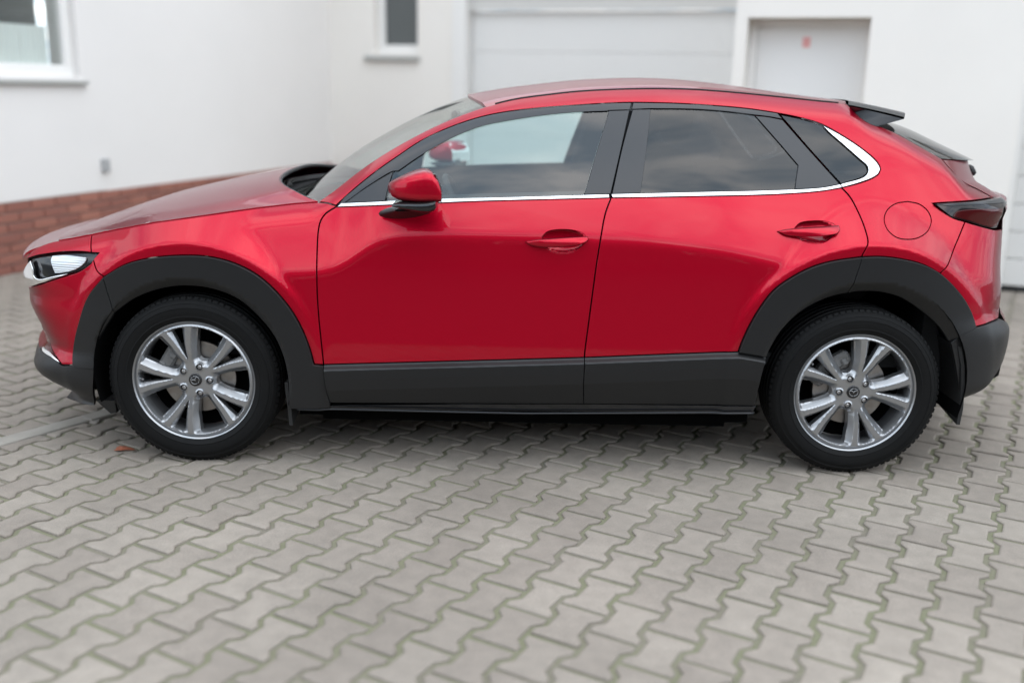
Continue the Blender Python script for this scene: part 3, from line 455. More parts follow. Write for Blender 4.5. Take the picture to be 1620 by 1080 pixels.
'cup_f':[[(0.0491,0.9487),(0.0705,0.9688),(0.1164,0.9777),(0.1721,0.9753),(0.2086,0.9633),(0.221,0.9449),(0.2047,0.9209),(0.174,0.8961),(0.1307,0.8868),(0.0868,0.8944),(0.0571,0.9179),(0.0491,0.9487)]],
'cup_r':[[(1.0275,0.9922),(1.0507,1.0133),(1.1011,1.022),(1.1573,1.0209),(1.1864,1.0097),(1.191,0.9945),(1.1707,0.9697),(1.1401,0.9488),(1.1009,0.9422),(1.0604,0.9491),(1.0318,0.9692),(1.0275,0.9922)]],
'red_lens':[[(1.6741,1.0426),(1.6885,1.0604),(1.781,1.0706),(1.9249,1.0651)],[(1.9249,1.0651),(1.9238,1.0274),(1.9143,0.9959)],[(1.9143,0.9959),(1.8759,0.9927),(1.8195,1.0045),(1.7567,1.023),(1.6741,1.0426)]],
'lens_top':[[(1.5995,1.0899),(1.6695,1.0939),(1.8027,1.0998),(1.8938,1.1012),(1.9596,1.0974)],[(1.9596,1.0974),(1.9518,1.0849)],[(1.9518,1.0849),(1.7967,1.0877),(1.6683,1.0817),(1.5995,1.0899)]]}
# =============================================================== car body surface tools
W_,WX_,WZ_=build_W(TAB)
def Wf(x,z): return lookup(W_,x,z)
def P3(x,z,off=0): return (float(x),float(-(Wf(x,z)+off)),float(z))
def catmull(p,step):
    p=np.asarray(p,float)
    if len(p)==2:
        n=max(1,int(np.hypot(*(p[1]-p[0]))/step)); t=np.linspace(0,1,n+1)[:,None]; return p[0]*(1-t)+p[1]*t
    q=np.vstack([2*p[0]-p[1],p,2*p[-1]-p[-2]]); out=[p[:1]]
    for i in range(len(p)-1):
        a,b,c,d=q[i:i+4]
        # centripetal spacing keeps the curve from overshooting
        t0=0;t1=t0+max(1e-6,np.hypot(*(b-a)))**.5;t2=t1+max(1e-6,np.hypot(*(c-b)))**.5;t3=t2+max(1e-6,np.hypot(*(d-c)))**.5
        n=max(1,int(np.hypot(*(c-b))/step)); t=np.linspace(t1,t2,n+1)[1:,None]
        A1=(t1-t)/(t1-t0)*a+(t-t0)/(t1-t0)*b; A2=(t2-t)/(t2-t1)*b+(t-t1)/(t2-t1)*c; A3=(t3-t)/(t3-t2)*c+(t-t2)/(t3-t2)*d
        B1=(t2-t)/(t2-t0)*A1+(t-t0)/(t2-t0)*A2; B2=(t3-t)/(t3-t1)*A2+(t-t1)/(t3-t1)*A3
        out.append((t2-t)/(t2-t1)*B1+(t-t1)/(t2-t1)*B2)
    return np.vstack(out)
def outline(segs,step=.010):
    o=[]
    for s in segs:
        c=catmull(s,step)
        for q in c:
            if not o or np.hypot(*(q-o[-1]))>.0012: o.append(q)
    while np.hypot(*(o[0]-o[-1]))<.0012: o.pop()
    o=np.array(o)
    if np.sum(o[:,0]*np.roll(o[:,1],-1)-np.roll(o[:,0],-1)*o[:,1])<0: o=o[::-1]
    return o
def offset2(p,d):
    "d > 0 moves a counter-clockwise outline inwards"
    e=np.roll(p,-1,0)-p; n=np.c_[-e[:,1],e[:,0]]; n/=np.maximum(1e-9,np.hypot(n[:,0],n[:,1]))[:,None]
    m=n+np.roll(n,1,0); l=np.hypot(m[:,0],m[:,1]); m/=np.maximum(l,.3)[:,None]; c=np.clip((m*n).sum(1),.45,1)
    return p+m*(d/c)[:,None]
def inside(poly,pts):
    x,y=pts[:,0],pts[:,1]; r=np.zeros(len(pts),bool); n=len(poly)
    for i in range(n):
        x0,y0=poly[i]; x1,y1=poly[(i+1)%n]
        if y0==y1: continue
        c=((y0>y)!=(y1>y))&(x<(x1-x0)*(y-y0)/(y1-y0)+x0); r^=c
    return r
def panel(name,segs,m,parent,off=0.0,gap=.0022,depth=.018,spacing=.014,holes=(),rim=.0018,step=.010,mirror=True,**props):
    """A body panel: the outline (x, z) laid over the body side, with rounded returned edges.
    off is a number or a function (x, z) -> metres proud of the body."""
    offf=off if callable(off) else (lambda x,z:np.full(np.shape(x),float(off)))
    Y=lambda x,z:-(Wf(x,z)+offf(x,z))
    out=offset2(outline(segs,step),gap); face=offset2(out,rim)
    loops=[(out,face,1)]
    for h in holes:
        ho=outline(h,.006); fo=offset2(ho,-rim); loops.append((ho,fo,-1))
    lo=out.min(0);hi=out.max(0); s=spacing
    gx=np.arange(lo[0],hi[0],s); gz=np.arange(lo[1],hi[1],s*.866)
    G=np.array([(x+(s/2 if k%2 else 0),z) for k,z in enumerate(gz) for x in gx])
    B=np.vstack([l[1] for l in loops])
    if len(G):
        k=inside(face,G)
        for l in loops[1:]: k&=~inside(l[1],G)
        G=G[k]
        if len(G):
            d=np.min((G[:,None,0]-B[None,:,0])**2+(G[:,None,1]-B[None,:,1])**2,1) if len(G)*len(B)<4e6 else np.concatenate([np.min((g[:,None,0]-B[None,:,0])**2+(g[:,None,1]-B[None,:,1])**2,1) for g in np.array_split(G,20)])
            G=G[d>(.45*s)**2]
    allp=np.vstack([B,G]) if len(G) else B
    edges=[];st=0
    for l in loops:
        n=len(l[1]); edges+=[(st+i,st+(i+1)%n) for i in range(n)]; st+=n
    vv,ee,ff,ov,oe,of=delaunay_2d_cdt([Vector(map(float,q)) for q in allp],edges,[],1,1e-6)
    if holes:      # drop the triangles that fall inside the openings
        q=np.array([(vv[f[0]]+vv[f[1]]+vv[f[2]])/3 if len(f)==3 else sum((vv[i] for i in f),Vector((0,0)))/len(f) for f in ff]); bad=np.zeros(len(ff),bool)
        for l in loops[1:]: bad|=inside(l[1],q)
        ff=[f for f,b_ in zip(ff,bad) if not b_]
    vv=np.array([(q.x,q.y) for q in vv]); 
    inv={}
    for i,src in enumerate(ov):
        for q in src: inv[q]=i
    e=.002
    x,z=vv[:,0],vv[:,1]; y=Y(x,z); Nx=(Y(x+e,z)-Y(x-e,z))/(2*e); Nz=(Y(x,z+e)-Y(x,z-e))/(2*e)
    nor=np.c_[Nx,-np.ones(len(vv)),Nz]; nor/=np.linalg.norm(nor,axis=1)[:,None]
    V=[tuple(q) for q in np.c_[x,y,z]]; NV=[tuple(q) for q in nor]; F=[]
    for f in ff:
        a=[vv[i] for i in f]; ar=sum(a[i][0]*a[(i+1)%len(a)][1]-a[(i+1)%len(a)][0]*a[i][1] for i in range(len(a)))
        F.append(tuple(f) if ar>0 else tuple(f[::-1]))
    st=0
    for o_,f_,sg in loops:
        n=len(o_); yo=Y(o_[:,0],o_[:,1]); en=(o_-f_); en/=np.maximum(1e-9,np.hypot(en[:,0],en[:,1]))[:,None]
        b1=len(V); V+= [(o_[i,0],yo[i]+rim,o_[i,1]) for i in range(n)]; NV+=[(en[i,0],-.15,en[i,1]) for i in range(n)]
        b2=len(V); V+= [(o_[i,0],yo[i]+depth,o_[i,1]) for i in range(n)]; NV+=[(en[i,0],0,en[i,1]) for i in range(n)]
        for i in range(n):
            j=(i+1)%n; a,b=inv.get(st+i),inv.get(st+j)
            q1=(b1+i,b1+j,b,a) if sg>0 else (a,b,b1+j,b1+i); q2=(b2+i,b2+j,b1+j,b1+i) if sg>0 else (b1+i,b1+j,b2+j,b2+i)
            if a is not None and b is not None and a!=b: F.append(q1)
            F.append(q2)
        st+=n
    me=bpy.data.meshes.new(name); me.from_pydata([tuple(map(float,q)) for q in V],[],[tuple(int(i) for i in f) for f in F]); me.materials.append(m)
    me.polygons.foreach_set('use_smooth',[True]*len(me.polygons)); me.update()
    NV=np.array(NV); NV/=np.maximum(1e-9,np.linalg.norm(NV,axis=1))[:,None]
    li=np.empty(len(me.loops),np.int32); me.loops.foreach_get('vertex_index',li)
    me.normals_split_custom_set([tuple(q) for q in NV[li].tolist()])
    ob=link(bpy.data.objects.new(name,me),parent,**props)
    if mirror:
        MIRROR.append(ob)
    return ob
MIRROR=[]
def far_side():
    "the same parts on the other side of the car"
    done={}
    for ob in MIRROR:
        c=ob.copy(); COL.objects.link(c); c.scale=(1,-1,1) if ob.parent is CAR else (1,1,1)
        if ob.parent is not CAR and ob.parent in done: c.parent=done[ob.parent]; 
        c.location=Vector((ob.location.x,-ob.location.y,ob.location.z)) if ob.parent is CAR else ob.location
        done[ob]=c
        if 'label' in c: del c['label']
def loft(name,rows,m,parent,flip=False,sharp=None,thick=0,**props):
    V=[p for r in rows for p in r]; nj=len(rows[0]); F=grid_faces(len(rows),nj,flip)
    if thick:
        n=len(V); nr=len(rows)
        V=V+[ (p[0],p[1],p[2]-thick) for p in V]; F=F+[tuple(n+i for i in f[::-1]) for f in F]
        ring=[j for j in range(nj)]+[i*nj+nj-1 for i in range(1,nr)]+[(nr-1)*nj+j for j in range(nj-2,-1,-1)]+[i*nj for i in range(nr-2,0,-1)]
        for a,b in zip(ring,ring[1:]+ring[:1]): F.append((b,a,n+a,n+b))
    ob=mesh_obj(name,V,F,m,parent,smooth=True,**props)
    ob.data.set_sharp_from_angle(angle=rad(sharp or 40)); return ob
def arc(x,z,w,dx,dz,n=33,px=2.0,pz=2.2,shift=0):
    r=[]
    for v in np.linspace(-1,1,n):
        a=abs(v); r.append((x+dx*(1-a**px),v*w,z+dz*(1-a**pz)))
    return r
# =============================================================== the car
CAR=empty('parked_car',(0,0,0),label='red five door crossover parked side-on with black plastic cladding',category='car')
def resample(pts,n):
    c=catmull(pts,.004); d=np.r_[0,np.cumsum(np.hypot(*np.diff(c,axis=0).T))]; t=np.linspace(0,d[-1],n)
    return np.c_[np.interp(t,d,c[:,0]),np.interp(t,d,c[:,1])]
PT=M['paint']; PL=M['plastic']
def arch_off(cx,cz,r_in,lo=.014,bev=.034):
    def f(x,z):
        r=np.hypot(x-cx,z-cz); return lo-.75*np.clip(r_in+bev-r,0,.05)
    return f
_st=np.vstack([catmull(np.array(OUT['front_door_cladding'][0]),.01),catmull(np.array(OUT['rear_door_cladding'][0])[1:],.01),np.array(OUT['rear_door_cladding'][1])[1:]])
SILL_TOP=(_st[:,0],_st[:,1]-.002)
def sill_off(x,z):
    top=np.interp(x,*SILL_TOP)          # line under the doors, rising to the rear
    d=top-z
    return .001+.025*sm(d/.018)-.045*np.clip(d-.055,0,1)-.20*np.clip(d-.10,0,1)
def build_side():
    fender=panel('front_fender',OUT['front_fender'],PT,CAR)
    quarter=panel('quarter_panel',OUT['quarter_panel'],PT,CAR,holes=[OUT['fuel_flap_c']])
    panel('fuel_flap',OUT['fuel_flap_c'],PT,CAR,gap=.0025,mirror=False,step=.006)
    fd=panel('front_door',OUT['front_door'],PT,CAR,holes=[OUT['cup_f']])
    rd=panel('rear_door',OUT['rear_door'],PT,CAR,holes=[OUT['cup_r']])
    for d,key in ((fd,'f'),(rd,'r')):
        c=np.array(OUT['cup_'+key][0]); m0=c.mean(0); rx,rz=np.ptp(c[:,0])/2,np.ptp(c[:,1])/2
        panel('handle_recess',OUT['cup_'+key],PT,d,off=lambda x,z,m0=m0,rx=rx,rz=rz:-.002-.030*np.clip(1-((x-m0[0])/rx)**2-((z-m0[1])/rz)**2,0,1)**.6,gap=-.0005,rim=.001,depth=.01,spacing=.007,step=.006)
        h=np.array([q for s in OUT['handle_'+key] for q in s]); hz=h[:,1].mean(); x0,x1=h[:,0].min(),h[:,0].max()
        def ho(x,z,hz=hz,x0=x0,x1=x1):
            t=(x-x0)/(x1-x0); c=hz+.004*0
            return .008+.024*np.clip(1-np.abs(2*t-1.05)**3.0,0,1)-.55*np.clip(np.abs(z-c)-.006,0,1)
        panel('door_handle',OUT['handle_'+key],PT,d,off=ho,gap=0,rim=.004,depth=.022,spacing=.008,step=.006)
        panel('door_trim',OUT['front_door' if key=='f' else 'rear_door'],M['cabin'],d,off=-.06,gap=-.02,depth=.004,spacing=.08,step=.05)
    panel('front_bumper',OUT['front_bumper'],PT,CAR,label='upper nose piece of the front bumper')
    panel('front_bumper',OUT['lower_front_bumper'],PT,CAR)
    panel('fog_light_bezel',OUT['fog_light_bezel'],M['redlens'],CAR,off=-.004,spacing=.01)
    panel('chrome_strip',OUT['bumper_chrome_strip'],M['chrome'],CAR,off=.004,gap=.0005,spacing=.01)
    fa=ARCH['f'];ra=ARCH['r']
    panel('front_lower_cladding',OUT['front_lower_cladding'],PL,CAR,off=.008,gap=.0006)
    panel('arch_cladding',OUT['front_arch_cladding'],PL,CAR,off=lambda x,z:np.where(x>-.885,np.minimum(arch_off(fa[0],fa[1],.36)(x,z),.002+.02*1.0),arch_off(fa[0],fa[1],.36)(x,z)),gap=.0008)
    panel('arch_cladding',OUT['front_arch_cladding_b'],PL,CAR,off=arch_off(fa[0],fa[1],.36),gap=.0008)
    panel('arch_cladding',OUT['rear_arch_cladding'],PL,CAR,off=arch_off(ra[0],ra[1],.385),gap=.0008)
    panel('rear_lower_cladding',OUT['rear_lower_cladding'],PL,CAR,off=.010,gap=.0006)
    c1=panel('door_cladding',OUT['front_door_cladding'],PL,fd,off=sill_off,gap=.0012,spacing=.0048)
    c2=panel('door_cladding',OUT['rear_door_cladding'],PL,rd,off=sill_off,gap=.0012,spacing=.0048)
    panel('arch_cladding',OUT['rear_door_arch_cladding'],PL,rd,off=arch_off(ra[0],ra[1],.385),gap=.0008)
    panel('sill_strip',OUT['sill_strip'],M['gloss'],CAR,off=lambda x,z:-.012+.03*np.clip(.235-z,0,.02)*10*.1,gap=0,depth=.05)
    panel('rear_bumper',OUT['rear_bumper'],PT,CAR)
    panel('tailgate_side',OUT['tailgate_side'],PT,CAR)
    tl=panel('tail_light',OUT['tail_light'],M['smoke'],CAR,off=lambda x,z:.012+.42*(z-1.085)*sm((x-1.60)/.12),spacing=.01)
    panel('red_lens',OUT['red_lens'],M['redlens'],tl,off=lambda x,z:.015+.42*(z-1.085)*sm((x-1.60)/.12),gap=.0005,spacing=.01)
    panel('lens_top',OUT['lens_top'],M['frame'],tl,off=lambda x,z:.015+.42*(z-1.085)*sm((x-1.60)/.12),gap=.0005,spacing=.008)
    V,F=tube([P3(x,z,.004) for x,z in zip(np.linspace(-.905,.912,60),np.interp(np.linspace(-.905,.912,60),[-.905,0,.912],[.2445,.2435,.2655]))],.0042,6)
    MIRROR.append(mesh_obj('sill_lip',V,F,M['frame'],CAR,smooth=True))
    # windows
    FR=M['frame']
    gf=panel('window_glass',OUT['glass_f'],M['glass'],fd,off=-.008,gap=-.004,depth=.003,rim=.0006)
    panel('window_frame',OUT['window_frame_f'],FR,fd,off=-.001,gap=.0004,spacing=.012)
    panel('sail_panel',OUT['sail_panel'],FR,fd,off=-.004,gap=.0006,spacing=.012)
    panel('pillar_cover',OUT['pillar_cover_f'],FR,fd,off=-.002,gap=.0004,spacing=.012)
    panel('chrome_belt_strip',OUT['chrome_belt_f'],M['chrome'],fd,off=.004,gap=.0003,spacing=.008,rim=.0025)
    panel('window_glass',OUT['glass_r'],M['tint'],rd,off=-.008,gap=-.004,depth=.003,rim=.0006)
    panel('window_frame',OUT['window_frame_r'],FR,rd,off=-.001,gap=.0004,spacing=.012)
    panel('pillar_cover',OUT['pillar_cover_r'],FR,rd,off=-.002,gap=.0004,spacing=.012)
    panel('corner_cover',OUT['rear_corner_cover'],FR,rd,off=-.002,gap=.0004,spacing=.012)
    panel('chrome_belt_strip',OUT['chrome_belt_r'],M['chrome'],rd,off=.004,gap=.0003,spacing=.008,rim=.0025)
    panel('quarter_glass',OUT['quarter_glass'],M['tint'],CAR,off=-.005,gap=.0004,depth=.003,rim=.0006)
    panel('chrome_window_trim',OUT['chrome_quarter'],M['chrome'],CAR,off=.004,gap=.0003,spacing=.008,rim=.0025)
    # head lamp
    hl=panel('headlight',OUT['headlight'],M['gloss'],CAR,off=lambda x,z:-.022+0*x,gap=.001,depth=.03,spacing=.010)
    panel('lamp_lens',OUT['lamp_lens'],M['lens'],hl,off=lambda x,z:-.014+.0007*np.sin(z*700),gap=0,spacing=.004,step=.004)
    panel('chrome_wing',OUT['chrome_wing'],M['chrome'],CAR,off=.006,gap=0,spacing=.006,rim=.003,step=.006)
build_side()
EDGE_=lambda key:np.array(OUT[key])
def build_tops():
    ex,ez=np.array(TAB['edge'][0]),np.array(TAB['edge'][1])
    zE=lambda x:float(np.interp(x,ex,ez)); wE=lambda x,z:float(Wf(x,z))
    # hood: rows follow the wing line from nose to cowl
    rows=[]
    hx=np.linspace(-1.862,-.83,36)
    for x in hx:
        t=(x+1.862)/1.032; z=zE(x); w=wE(x,z)-.002
        dx=-.17*(1-t)**1.5-.235*t; dz=-.040*(1-t)**3+.012*(1-t)+.058*t
        r=[]
        for v_ in np.linspace(-1,1,61):
            a=abs(v_); rr=(1-a**(2.0+2.6*t**3))
            crease=.012*(sm((1-a)/.16))*(.4+.6*t)
            r.append((x+dx*rr,v_*w,z+.003+dz*(1-a**2.4)+crease-.0))
        rows.append(r)
    loft('hood',rows,PT,CAR,thick=.008,sharp=50)
    V,F=tube([(p[0]-.002,p[1]*.985,p[2]-.008) for p in rows[-1][1:-1]],.009,6); mesh_obj('hood_seal',V,F,M['rubber'],CAR,smooth=True)
    # nose between hood and grille
    nose=[[(-1.866,.872),(-1.90,.862),(-1.95,.845),(-2.0,.825),(-2.035,.80)]]
    rows=[]
    for x,z in resample(nose[0],12):
        t=(x+1.866)/-.17; w=max(.60,wE(x,z))-.004; rows.append(arc(x,z,w,-.17,-.035*(1-t),41))
    loft('nose_panel',rows,PT,CAR,thick=.01)
    # front face below: grille and bumper centre
    rows=[]
    for z in np.linspace(.80,.62,10):
        x=float(np.interp(z,[.62,.70,.80],[-2.03,-2.05,-2.03])); rows.append(arc(x+.03,z,max(.5,wE(x+.03,z)-.015),-.17,0,41))
    loft('grille',rows,M['gloss'],CAR,thick=0)
    rows=[]
    for z in np.linspace(.62,.40,12):
        x=float(np.interp(z,TAB['front'][0],TAB['front'][1])); rows.append(arc(x+.012,z,max(.5,wE(x+.012,z)-.01),-.19,0,41))
    loft('bumper_centre',rows,PT,CAR)
    rows=[]
    for z in np.linspace(.41,.255,12):
        x=float(np.interp(z,TAB['front'][0],TAB['front'][1])); rows.append(arc(x+.012,z,max(.5,wE(x+.012,z)-.006),-.17,0,41))
    loft('lower_bumper_centre',rows,PL,CAR)
    # windscreen
    pil=resample([q for q in OUT['quarter_panel'][0]],26)
    rows=[];nb=len(pil)
    for i,(x,z) in enumerate(pil):
        t=i/(nb-1); w=wE(x,z)-.010; rows.append(arc(x+.004,z-.004,w,-.165*(1-t)-.10*t,.005+.030*t,41))
    # carry the glass down to the cowl
    x,z=pil[0]; w=wE(x,z)-.012; base=arc(x-.115,z-.045,w-.01,-.185,.012,41)
    loft('windscreen',[base]+rows,M['screen'],CAR)
    loft('screen_band',[ [(p[0],p[1],p[2]-.004) for p in r] for r in (base,[tuple(np.array(a)*.55+np.array(b)*.45) for a,b in zip(base,rows[0])])],M['gloss'],CAR)
    # cowl tray and wipers
    cow=[arc(-.90,1.018,.745,-.24,.03,31,px=4),arc(-.80,1.005,.745,-.20,.02,31)]
    loft('cowl_panel',cow,PL,CAR,thick=.01)
    for y0,y1,xs in ((-.66,-.02,0),(-.05,.58,0)):
        pts=[]
        for k in range(9):
            t=k/8; y=y0+(y1-y0)*t; vv=y/.74; pts.append((-.905-.22*(1-vv*vv)+.025*math.sin(t*3.1),y,1.028+.028*(1-vv*vv)))
        V,F=tube(pts,[.010]*3+[.008]*6,6); w_=mesh_obj('wiper',V,F,M['plastic'],CAR,smooth=True)
        V,F=tube([(p[0]+.018,p[1],p[2]-.006) for p in pts],.006,6); mesh_obj('wiper_blade',V,F,M['rubber'],w_,smooth=True)
        V,F=tube([(pts[0][0]+.03,pts[0][1]+.02,pts[0][2]-.035),(pts[0][0],pts[0][1]+.02,pts[0][2]+.008)],.022,10); mesh_obj('pivot_cap',V,F,M['plastic'],w_,smooth=True)
    # roof
    rp=resample(OUT['quarter_panel'][1],44); rows=[]
    for i,(x,z) in enumerate(rp):
        t=i/43; w=wE(x,z)-.004; dx=-.10*math.exp(-t/.12)+.085*math.exp(-(1-t)/.12)
        r=[]
        for v_ in np.linspace(-1,1,45):
            a=abs(v_); r.append((x+dx*(1-a*a),v_*w,z-.006+(.036+.008*math.sin(t*3.1))*(1-.75*max(0,(t-.35)/.65)**2)*(1-a**2.2)+.010*float(sm((1-a)/.10))))
        rows.append(r)
    roof=loft('roof',rows,PT,CAR,thick=.010,sharp=50)
    loft('headliner',[[(p[0],p[1]*.97,p[2]-.035) for p in r] for r in rows[2:-2:3]],M['lining'],CAR)
    for sgn in (1,-1):
        pts=[(x,-sgn*(wE(x,z)-.002),z+.001) for x,z in rp[1:-1]]
        V,F=tube(pts,.0032,6); mesh_obj('roof_moulding',V,F,M['rubber'],CAR,smooth=True)
    # rear spoiler
    ra_=rows[-1]
    def sprow(t,dz): 
        o=[]
        for p in ra_:
            v_=p[1]/.55; o.append((p[0]+.012+t*(.262-.02*abs(v_)**3),p[1]*(1-.07*t),p[2]+.002-dz-.038*t-.008*t*t))
        return o
    loft('spoiler',[sprow(t,0) for t in (0,.3,.6,.85,.96,1)]+[sprow(1,.007),sprow(.93,.013),sprow(.5,.014),sprow(0,.012)],M['plastic'],CAR,sharp=35)
    A=(1.30,-.55,1.452);D=(1.515,-.530,1.408);Cc=(1.402,-.598,1.377)
    for sgn in (1,-1):
        bm=bmesh.new()
        cv=resample([(1.30,1.452),(1.322,1.419),(1.365,1.389),(1.402,1.377)],6)
        lo=[(x,-float(Wf(x,z))-.001,z) for x,z in cv]; up=[tuple(np.array((1.31,-.548,1.450))*(1-k/5)+np.array(D)*k/5) for k in range(6)]
        V=[(p[0],p[1]*sgn,p[2]) for p in lo+up]; V+=[(p[0],p[1]+.02*sgn,p[2]) for p in V]; F=[]
        for i in range(5): F+=[(i,i+1,6+i+1,6+i),(12+i,12+6+i,12+6+i+1,12+i+1)]
        F+=[(5,17,23,11)]+[(i,12+i,12+i+1,i+1) for i in range(5)]+[(6+i,6+i+1,18+i+1,18+i) for i in range(5)]
        bm.free(); o=mesh_obj('spoiler_fin',V,F,M['frame'],CAR,smooth=True); o.data.set_sharp_from_angle(angle=rad(40))
    # tailgate glass and tailgate
    tg=resample([(1.406,1.374)]+[tuple(q) for q in OUT['quarter_panel'][2][4:]],16); rows=[]
    for i,(x,z) in enumerate(tg):
        t=i/15; w=wE(x,z)-.004; rows.append(arc(x,z,w,.15+.20*t,.028-.058*t,41,pz=2.0))
    loft('rear_window',rows,M['tint'],CAR)
    rows=[]
    gs=[tuple(q) for q in OUT['quarter_panel'][3]]
    for k,(x,z) in enumerate(resample(gs,8)): rows.append(arc(x-.012,z-.004,wE(x-.012,z-.004)-.004,.33-.15*k/7,-.025*(1-k/7),41))
    for z in np.linspace(gs[-1][1]-.02,.575,16):
        x=float(np.interp(z,TAB['rear'][0],TAB['rear'][1]))-.012; rows.append(arc(x,z,wE(x,z)-.006,.165,0,41))
    loft('tailgate',rows,PT,CAR)
    rows=[]
    for z in np.linspace(.58,.30,12):
        x=float(np.interp(z,TAB['rear'][0],TAB['rear'][1]))-.014; rows.append(arc(x,z,wE(x,z)-.004,.165,0,41))
    loft('rear_bumper_centre',rows,PL,CAR)
    V,F=tube([(2.00,-.16,1.172),(2.012,-.10,1.182),(2.015,0,1.188),(2.01,.2,1.19)],[.016,.022,.014,.01],8); mesh_obj('rear_wiper',V,F,M['rubber'],CAR,smooth=True)
build_tops()
def build_underside():
    bm=bmesh.new()
    add_box(bm,.0,0,.215,1.84,1.56,.06); add_box(bm,.0,0,.172,1.66,1.52,.026); add_box(bm,-1.78,0,.27,.30,1.30,.08); add_box(bm,1.78,0,.32,.16,1.30,.08); add_box(bm,0,0,.32,3.4,.9,.12)
    bm_obj('underbody',bm,M['dark'],CAR)
    for key in 'fr':
        cx,cz,R=ARCH[key]; R=R-.085
        for sgn in (1,-1):
            n=40; V=[];F=[]
            for i in range(n+1):
                a=math.pi*(-.10+1.20*i/n); V.append((cx+(R+.0)*math.cos(a),-.875*sgn,max(.15,cz+R*math.sin(a)))); V.append((cx+R*math.cos(a),-.42*sgn,max(.15,cz+R*math.sin(a))))
            for i in range(n): F.append((2*i,2*i+1,2*i+3,2*i+2))
            V.append((cx,-.42*sgn,cz)); c=len(V)-1
            for i in range(n): F.append((2*i+1,c,2*i+3))
            mesh_obj('wheel_liner',V,F,M['dark'],CAR,smooth=True)
    for sgn in (1,-1):
        for prof,y0,y1 in (([(-.952,.345),(-.950,.30),(-.944,.24),(-.940,.165)],-.865,-.70),([(1.712,.545),(1.735,.47),(1.748,.38),(1.754,.29),(1.750,.222)],-.862,-.665)):
            n=len(prof); V=[];F=[]
            for k,(x,z) in enumerate(prof):
                dz=.03 if k==n-1 else 0
                V+=[(x-.006,y0*sgn,z),(x+.008,y0*sgn,z),(x+.008,y1*sgn,z+dz),(x-.006,y1*sgn,z+dz)]
            for k in range(n-1):
                for q in range(4): F.append((4*k+q,4*k+(q+1)%4,4*k+4+(q+1)%4,4*k+4+q))
            F+=[(3,2,1,0),(4*n-4,4*n-3,4*n-2,4*n-1)]
            mesh_obj('mud_flap',V,F,M['rubber'],CAR)
        mesh_obj('air_deflector',[(-1.735,-.82*sgn,.24),(-1.66,-.82*sgn,.24),(-1.665,-.80*sgn,.182),(-1.69,-.80*sgn,.178),(-1.735,-.62*sgn,.24),(-1.66,-.62*sgn,.24),(-1.665,-.64*sgn,.182),(-1.69,-.64*sgn,.178)],[(0,1,2,3),(7,6,5,4),(0,4,5,1),(1,5,6,2),(2,6,7,3),(3,7,4,0)],M['rubber'],CAR)
build_underside()
def build_cabin():
    bm=bmesh.new(); add_box(bm,.2,0,.45,2.9,1.5,.05); add_box(bm,1.75,0,.62,.2,1.3,.55); bm_obj('cabin_floor',bm,M['cabin'],CAR)
    rows=[arc(-.78+.0,.95,.70,-.15,.02,21),arc(-.60,.985,.70,-.10,.02,21),arc(-.42,.98,.70,0,.02,21),arc(-.38,.86,.70,0,.0,21),arc(-.44,.55,.70,0,0,21)]
    loft('dashboard',rows,M['cabin'],CAR)
    def seat(x,y,wd,lab='front_seat'):
        s=empty('front_seat',(0,0,0)); s.parent=CAR
        bm=bmesh.new(); add_box(bm,x,y,.62,.52,wd,.16,bev=.05); bm_obj('cushion',bm,M['seat'],s,smooth=True)
        bm=bmesh.new(); add_box(bm,0,0,.32,.15,wd*.94,.64,bev=.05); bmesh.ops.transform(bm,matrix=Matrix.Translation((x+.26,y,.66))@Matrix.Rotation(rad(20),4,'Y'),verts=bm.verts); bm_obj('backrest',bm,M['seat'],s,smooth=True)
        bm=bmesh.new(); add_box(bm,0,0,.74,.10,.26,.18,bev=.04); bmesh.ops.transform(bm,matrix=Matrix.Translation((x+.27,y,.66))@Matrix.Rotation(rad(16),4,'Y'),verts=bm.verts); bm_obj('headrest',bm,M['seat'],s,smooth=True)
    seat(.15,-.37,.50); seat(.15,.37,.50)
    bm=bmesh.new(); add_box(bm,1.0,0,.62,.5,1.28,.16,bev=.05); add_box(bm,1.34,0,.90,.16,1.28,.52,bev=.05); bm_obj('rear_seat',bm,M['seat'],CAR,smooth=True)
    for sgn in (1,-1):
        bm=bmesh.new(); add_box(bm,0,0,0,.13,.03,.46,bev=.01)
        bmesh.ops.transform(bm,matrix=Matrix.Translation((.345,-.69*sgn,1.22))@Matrix.Rotation(-rad(29)*sgn,4,'X')@Matrix.Rotation(rad(14),4,'Y'),verts=bm.verts); bm_obj('pillar_trim',bm,M['cabin'],CAR)
    # steering wheel
    c=Vector((-.27,-.37,.97)); ax=Vector((.88,0,.47)).normalized(); u=Vector((0,1,0)); w=ax.cross(u)
    pts=[c+(u*math.cos(2*math.pi*k/28)+w*math.sin(2*math.pi*k/28))*.175 for k in range(29)]
    V,F=tube(pts,.014,8,close=False); mesh_obj('steering_wheel',V,F,M['cabin'],CAR,smooth=True)
    bm=bmesh.new(); add_box(bm,-.33,0,1.36,.03,.24,.07,bev=.012); bm_obj('rear_view_mirror',bm,M['gloss'],CAR)
build_cabin()
